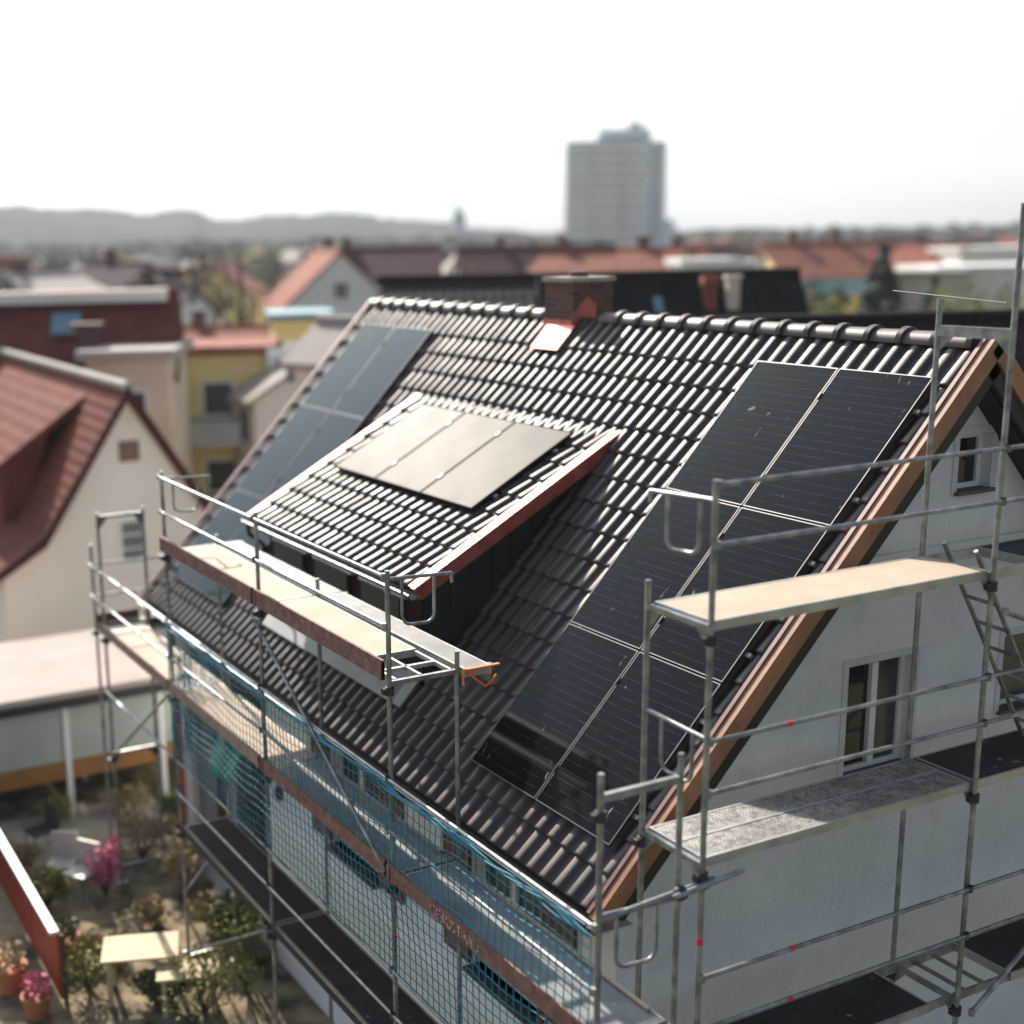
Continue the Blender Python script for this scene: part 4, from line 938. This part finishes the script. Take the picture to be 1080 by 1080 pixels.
table('pale wooden garden table in the sun, the larger one at the lower left',ong(148,998,-3.98),1.05,.72,.72,R(70))
table('pale wooden bench table in the sun beside the larger garden table',ong(198,1022,-4.1),.85,.5,.6,R(70))
table('cream topped table under the pavilion edge',ong(118,775,-3.98),1.5,.9,.72,R(85),mat('cream_tabletop',(.68,.52,.40),rough=.6))
o=thing('board_fence','red board screen with a white top rail at the left edge','fence',(0,0,0))
p0,p1=ong(-6,868,-3.6),ong(62,985,-3.6); d_=(p1-p0); l_=d_.length; d_.normalize(); n_=Vector((d_.y,-d_.x,0))
b=MB()
for i in range(8): b.obox((p0.x+d_.x*l_*i/8,p0.y+d_.y*l_*i/8,GZ+.1),d_,n_,(0,0,1),l_/8-.008,.03,1.0)
b.build('red_boards',mat('red_painted_boards',(.30,.03,.018),rough=.5),o)
MB().obox((p0.x,p0.y,GZ+1.1),d_,n_,(0,0,1),l_,.12,.05).build('top_rail',M['white_frame'],o)
for t in (0,.5,1): MB().obox(Vector((p0.x,p0.y,GZ))+d_*(l_*t)-n_*.05,d_,n_,(0,0,1),.07,.05,1.1).build('post',BARK,o)
o=thing('barbecue','black kettle barbecue beside the pavilion','barbecue',tuple(ong(36,775,-4.0)[:2])+(GZ,))
b=MB(); b.ball((0,0,.72),.36,.36,.30,16,10); b.build('kettle',M['steel_dark'],o)
for a in (0,2.1,4.2): MB().tube((.15*math.cos(a),.15*math.sin(a),.5),(.33*math.cos(a),.33*math.sin(a),0),.015,6).build('leg',M['steel'],o)
b=MB(); b.tube((-.06,0,1.04),(.06,0,1.04),.02,6); b.build('lid_handle',TIM,o)
def chair(label,c,rz,m):
    o=thing('garden_chair',label,'chair',(c.x,c.y,GZ),rz)
    MB().box(-.22,.22,-.22,.22,.42,.45).build('seat',m,o); MB().box(-.22,.22,.19,.23,.45,.88).build('backrest',m,o)
    for sx in (-1,1):
        for sy in (-1,1): MB().tube((sx*.19,sy*.19,.42),(sx*.21,sy*.22,0),.014,6).build('leg',M['steel'],o)
WC=mat('white_plastic',(.68,.62,.55),rough=.5)
chair('white garden chair beside the pink flowers, the left one',ong(68,935),1.0,WC); chair('white garden chair beside the pink flowers, the right one',ong(88,945),.6,WC)
chair('dark garden chair behind the white chairs',ong(45,900),.2,BARK)
def shrub(label,c,r,h,kind,n,s,name='shrub'):
    o=thing(name,label,'plant',(c.x,c.y,GZ)); rn=random.Random(int(c.x*100)); b=MB(); t=MB()
    for _ in range(9):
        e=(rn.uniform(-r,r)*.6,rn.uniform(-r,r)*.6,rn.uniform(.35,.9)*h); t.tube((0,0,0),e,.018,5,.006); leafcloud(b,e,r*.48,r*.48,h*.24,int(n*2.6)//9,s*.72,rn,.1)
    t.build('stems',BARK,o,fix=False); b.build('foliage',LEAF[kind],o,fix=False)
shrub('yellow-green bush at the bottom edge, left of the scaffold foot',ong(215,1070),.75,1.1,'fresh',420,.05)
shrub('yellow-green bush at the bottom edge, under the scaffold corner',ong(262,1050),.55,1.3,'fresh',220,.045)
shrub('small green bush beside the two garden tables',ong(95,1045),.6,.8,'fresh',260,.05)
shrub('pink flowering shrub beside the white chairs',ong(112,945),.32,.9,'pink',200,.05,'flowering_shrub')
shrub('tuft of dry ornamental grass behind the tables',ong(150,905),.6,.8,'straw',420,.06,'ornamental_grass')
shrub('tuft of dry ornamental grass near the scaffold side',ong(195,935),.5,.7,'straw',320,.06,'ornamental_grass')
for i_,(a_,c_,k_,w_,h_,l_) in enumerate(((20,925,'straw',.45,.6,'dry pale tuft beside the board screen, the farther one'),(135,860,'straw',.5,.5,'low dry tuft in front of the white chairs'),(165,975,'straw',.4,.5,'low dry tuft between larger table and scaffold'),(225,985,'straw',.45,.6,'dry tuft under the scaffold behind the bench table'),(185,870,'green',.4,.6,'small green plant under the far scaffold corner'),(150,830,'straw',.4,.7,'tall dry tuft beside the scaffold foot at the far corner'),(60,870,'fresh',.35,.5,'small fresh green plant by the dark chair'),(108,1015,'straw',.4,.4,'flat dry plant at the left side of the larger table'))):
    shrub(l_,ong(a_,c_),w_,h_,k_,300,.06)
STN=mat('pale_stone',(.55,.48,.38),rough=.9,var=.2,scale=8); rs_=random.Random(4)
for i_,(a_,c_,l_) in enumerate(((232,948,'pale stone beside the dark scaffold deck, left one of three'),(250,952,'pale stone beside the dark scaffold deck, middle one of three'),(266,957,'pale stone beside the dark scaffold deck, right one of three'),(78,905,'pale stone beside the pink flowers'),(85,858,'pale round stone on the far side of the chairs'))):
    q_=ong(a_,c_); b=MB(); b.ball((q_.x,q_.y,GZ+.08),.17,.13,.12,9,6); b.v=[(v[0]+.02*noise.noise(Vector(v)*9),v[1]+.02*noise.noise(Vector(v)*7),v[2]) for v in b.v]; tag(b.build('stone',STN),l_,'stone')
shrub('dense green bush between the two tables and the scaffold',ong(245,1000),.5,.8,'green',500,.06); shrub('low green bush under the white top rail end',ong(50,955),.35,.6,'fresh',400,.05); shrub('wide green bush at the very bottom left of the scaffold',ong(165,1060),.5,.6,'green',400,.06)
shrub('dark bush behind the terrace',ong(25,840),.6,1.1,'green',300,.07)
shrub('dry brown bush beside the barbecue',ong(78,815),.5,.9,'straw',260,.07)
TERRA=mat('terracotta',(.42,.15,.07),rough=.8)
def pot(label,c,r,kind):
    o=thing('flower_pot',label,'flower pot',(c.x,c.y,GZ)); b=MB(); b.tube((0,0,0),(0,0,r*1.5),r*.7,14,r); b.tube((0,0,r*1.5),(0,0,r*1.7),r*1.08,14); b.build('pot',TERRA,o)
    b=MB(); leafcloud(b,(0,0,r*2.4),r,r,r*.9,140,.05,random.Random(3),.1); b.build('plant',LEAF[kind],o,fix=False)
pot('terracotta pot with straw plant in the bottom left corner',ong(12,1045),.24,'straw'); pot('terracotta pot with pink flowers in the bottom left corner',ong(40,1072),.2,'pink'); pot('terracotta pot with green plant near the fence end',ong(72,1010),.2,'green')
b=MB(); a_,c_=ong(8,775,-3.4),ong(58,838,-4.5); b.tube(a_,c_,.06,8); tag(b.build('timber_pole',mat('weathered_pole',(.22,.15,.12),rough=.8)),'weathered brown pole sloping above the terrace','pole')
# cars in the gap
def car(label,c,rz,colr):
    o=thing('parked_car',label,'car',(c.x,c.y,GZ),rz); m=mat('car_paint',colr,rough=.3,var=.03)
    b=MB(); b.prism([(-2.1,.3),(2.1,.3),(2.15,.65),(2.0,.85),(1.1,.92),(.6,1.4),(-1.1,1.45),(-1.8,.95),(-2.12,.85)],1,-.85,.85)
    b.v=[(v[0],v[1]*(.82 if v[2]>1.2 else 1),v[2]) for v in b.v]; b.build('body',m,o)
    b=MB(); b.prism([(.98,.95),(.56,1.34),(-1.05,1.38),(-1.6,.97)],1,-.80,.80); b.v=[(v[0],v[1]*(1.03 if v[2]<1.2 else .9),v[2]) for v in b.v]; b.build('windows',M['glass'],o)
    for x in (-1.3,1.3):
        for s in (-1,1): MB().tube((x,s*.72,.32),(x,s*.88,.32),.32,16).build('wheel',M['steel_dark'],o)
    for s in (-.6,.6): MB().box(2.08,2.16,s-.16,s+.16,.58,.72).build('headlight',M['white_frame'],o)
car('white parked car in the gap below the yellow block, nearest one',ong(205,497),1.9,(.7,.7,.7)); car('dark parked car behind the white one in the gap',ong(222,478),2.3,(.05,.06,.08)); car('silver parked car by the gap road, farthest one',ong(196,484),2.2,(.45,.45,.44))
shrub('green bush beside the parked cars',ong(240,482),1.2,1.6,'green',420,.12); shrub('fresh green bush in the gap by the far gable',ong(258,470),1.3,1.8,'fresh',420,.12)
# street lamp in the gap
o=thing('street_lamp','thin grey street lamp in front of the yellow block','street lamp',tuple(ong(238,480)[:2])+(GZ,)); b=MB(); b.tube((0,0,0),(0,0,6.5),.06,8,.04); b.build('pole',M['steel'],o); b=MB(); b.box(-.15,.6,-.1,.1,6.45,6.58); b.build('lamp_head',M['steel'],o)

# ------------------------------------------------------------------ light, sky, air, camera
SUN=Vector((-1,.11,.65)).normalized(); el=math.asin(SUN.z); 
w=bpy.data.worlds.new('World'); scene.world=w; w.use_nodes=True; N=w.node_tree.nodes; L=w.node_tree.links; bg=N['Background']
sky=N.new('ShaderNodeTexSky'); sky.sky_type='NISHITA'; sky.sun_disc=False; sky.sun_elevation=el; sky.sun_rotation=math.atan2(SUN.x,SUN.y); sky.air_density=1.0; sky.dust_density=5.0; sky.ozone_density=1.0; sky.altitude=200
tc=N.new('ShaderNodeTexCoord'); mp=N.new('ShaderNodeMapping'); mp.inputs['Scale'].default_value=(1,1,3.2); L.new(tc.outputs['Generated'],mp.inputs[0])
nz=N.new('ShaderNodeTexNoise'); nz.inputs['Scale'].default_value=2.4; nz.inputs['Detail'].default_value=7; nz.inputs['Roughness'].default_value=.5; L.new(mp.outputs[0],nz.inputs['Vector'])
mr=N.new('ShaderNodeMapRange'); mr.interpolation_type='SMOOTHSTEP'; mr.inputs[1].default_value=.35; mr.inputs[2].default_value=.62; mr.inputs[3].default_value=.10; mr.inputs[4].default_value=.75; L.new(nz.outputs['Fac'],mr.inputs[0])
bw=N.new('ShaderNodeRGBToBW'); L.new(sky.outputs[0],bw.inputs[0])
cl=N.new('ShaderNodeMix'); cl.data_type='RGBA'; cl.blend_type='MULTIPLY'; cl.inputs[0].default_value=1; L.new(bw.outputs[0],cl.inputs[6]); cl.inputs[7].default_value=(1.12,1.12,1.10,1)
mx=N.new('ShaderNodeMix'); mx.data_type='RGBA'; L.new(mr.outputs[0],mx.inputs[0]); L.new(sky.outputs[0],mx.inputs[6]); L.new(cl.outputs[2],mx.inputs[7])
tn=N.new('ShaderNodeMix'); tn.data_type='RGBA'; tn.blend_type='MULTIPLY'; tn.inputs[0].default_value=1; L.new(mx.outputs[2],tn.inputs[6]); tn.inputs[7].default_value=(.86,1.0,1.13,1)
L.new(tn.outputs[2],bg.inputs[0]); bg.inputs[1].default_value=.098
sl=bpy.data.lights.new('sun','SUN'); sl.energy=5.0; sl.angle=R(.6); sl.color=(1,.90,.78); so=bpy.data.objects.new('sun',sl); col.objects.link(so); so.rotation_euler=SUN.to_track_quat('Z','Y').to_euler()
hb=MB(); hb.box(-3290,790,-1190,3290,GZ-1.2,190); hm=bpy.data.materials.new('haze'); hm.use_nodes=True; n_=hm.node_tree.nodes; n_.remove(n_['Principled BSDF']); pv_=n_.new('ShaderNodeVolumePrincipled'); pv_.inputs['Color'].default_value=(.86,.92,.96,1); pv_.inputs['Density'].default_value=.00026; pv_.inputs['Anisotropy'].default_value=.15
hm.node_tree.links.new(pv_.outputs[0],n_['Material Output'].inputs['Volume']); hz=hb.build('haze',hm); tag(hz,'thin pale haze over the town','haze',kind='stuff')
cd=bpy.data.cameras.new('camera'); co=bpy.data.objects.new('camera',cd); col.objects.link(co); scene.camera=co
mw=Matrix((RT,UP,-FWD)).transposed().to_4x4(); mw.translation=CAM; co.matrix_world=mw
cd.sensor_width=36; cd.lens=F/1080*36; cd.shift_x=(540-PX)/1080; cd.shift_y=-(540-PY)/1080; cd.clip_end=9000; cd.clip_start=.1
cd.dof.use_dof=True; cd.dof.focus_distance=12.6; cd.dof.aperture_fstop=.40
vs_=scene.view_settings; vs_.view_transform='Standard'; vs_.look='None'; vs_.exposure=0.90; vs_.gamma=1
scene.cycles.max_bounces=6; scene.cycles.volume_bounces=0; scene.cycles.caustics_reflective=False; scene.cycles.caustics_refractive=False
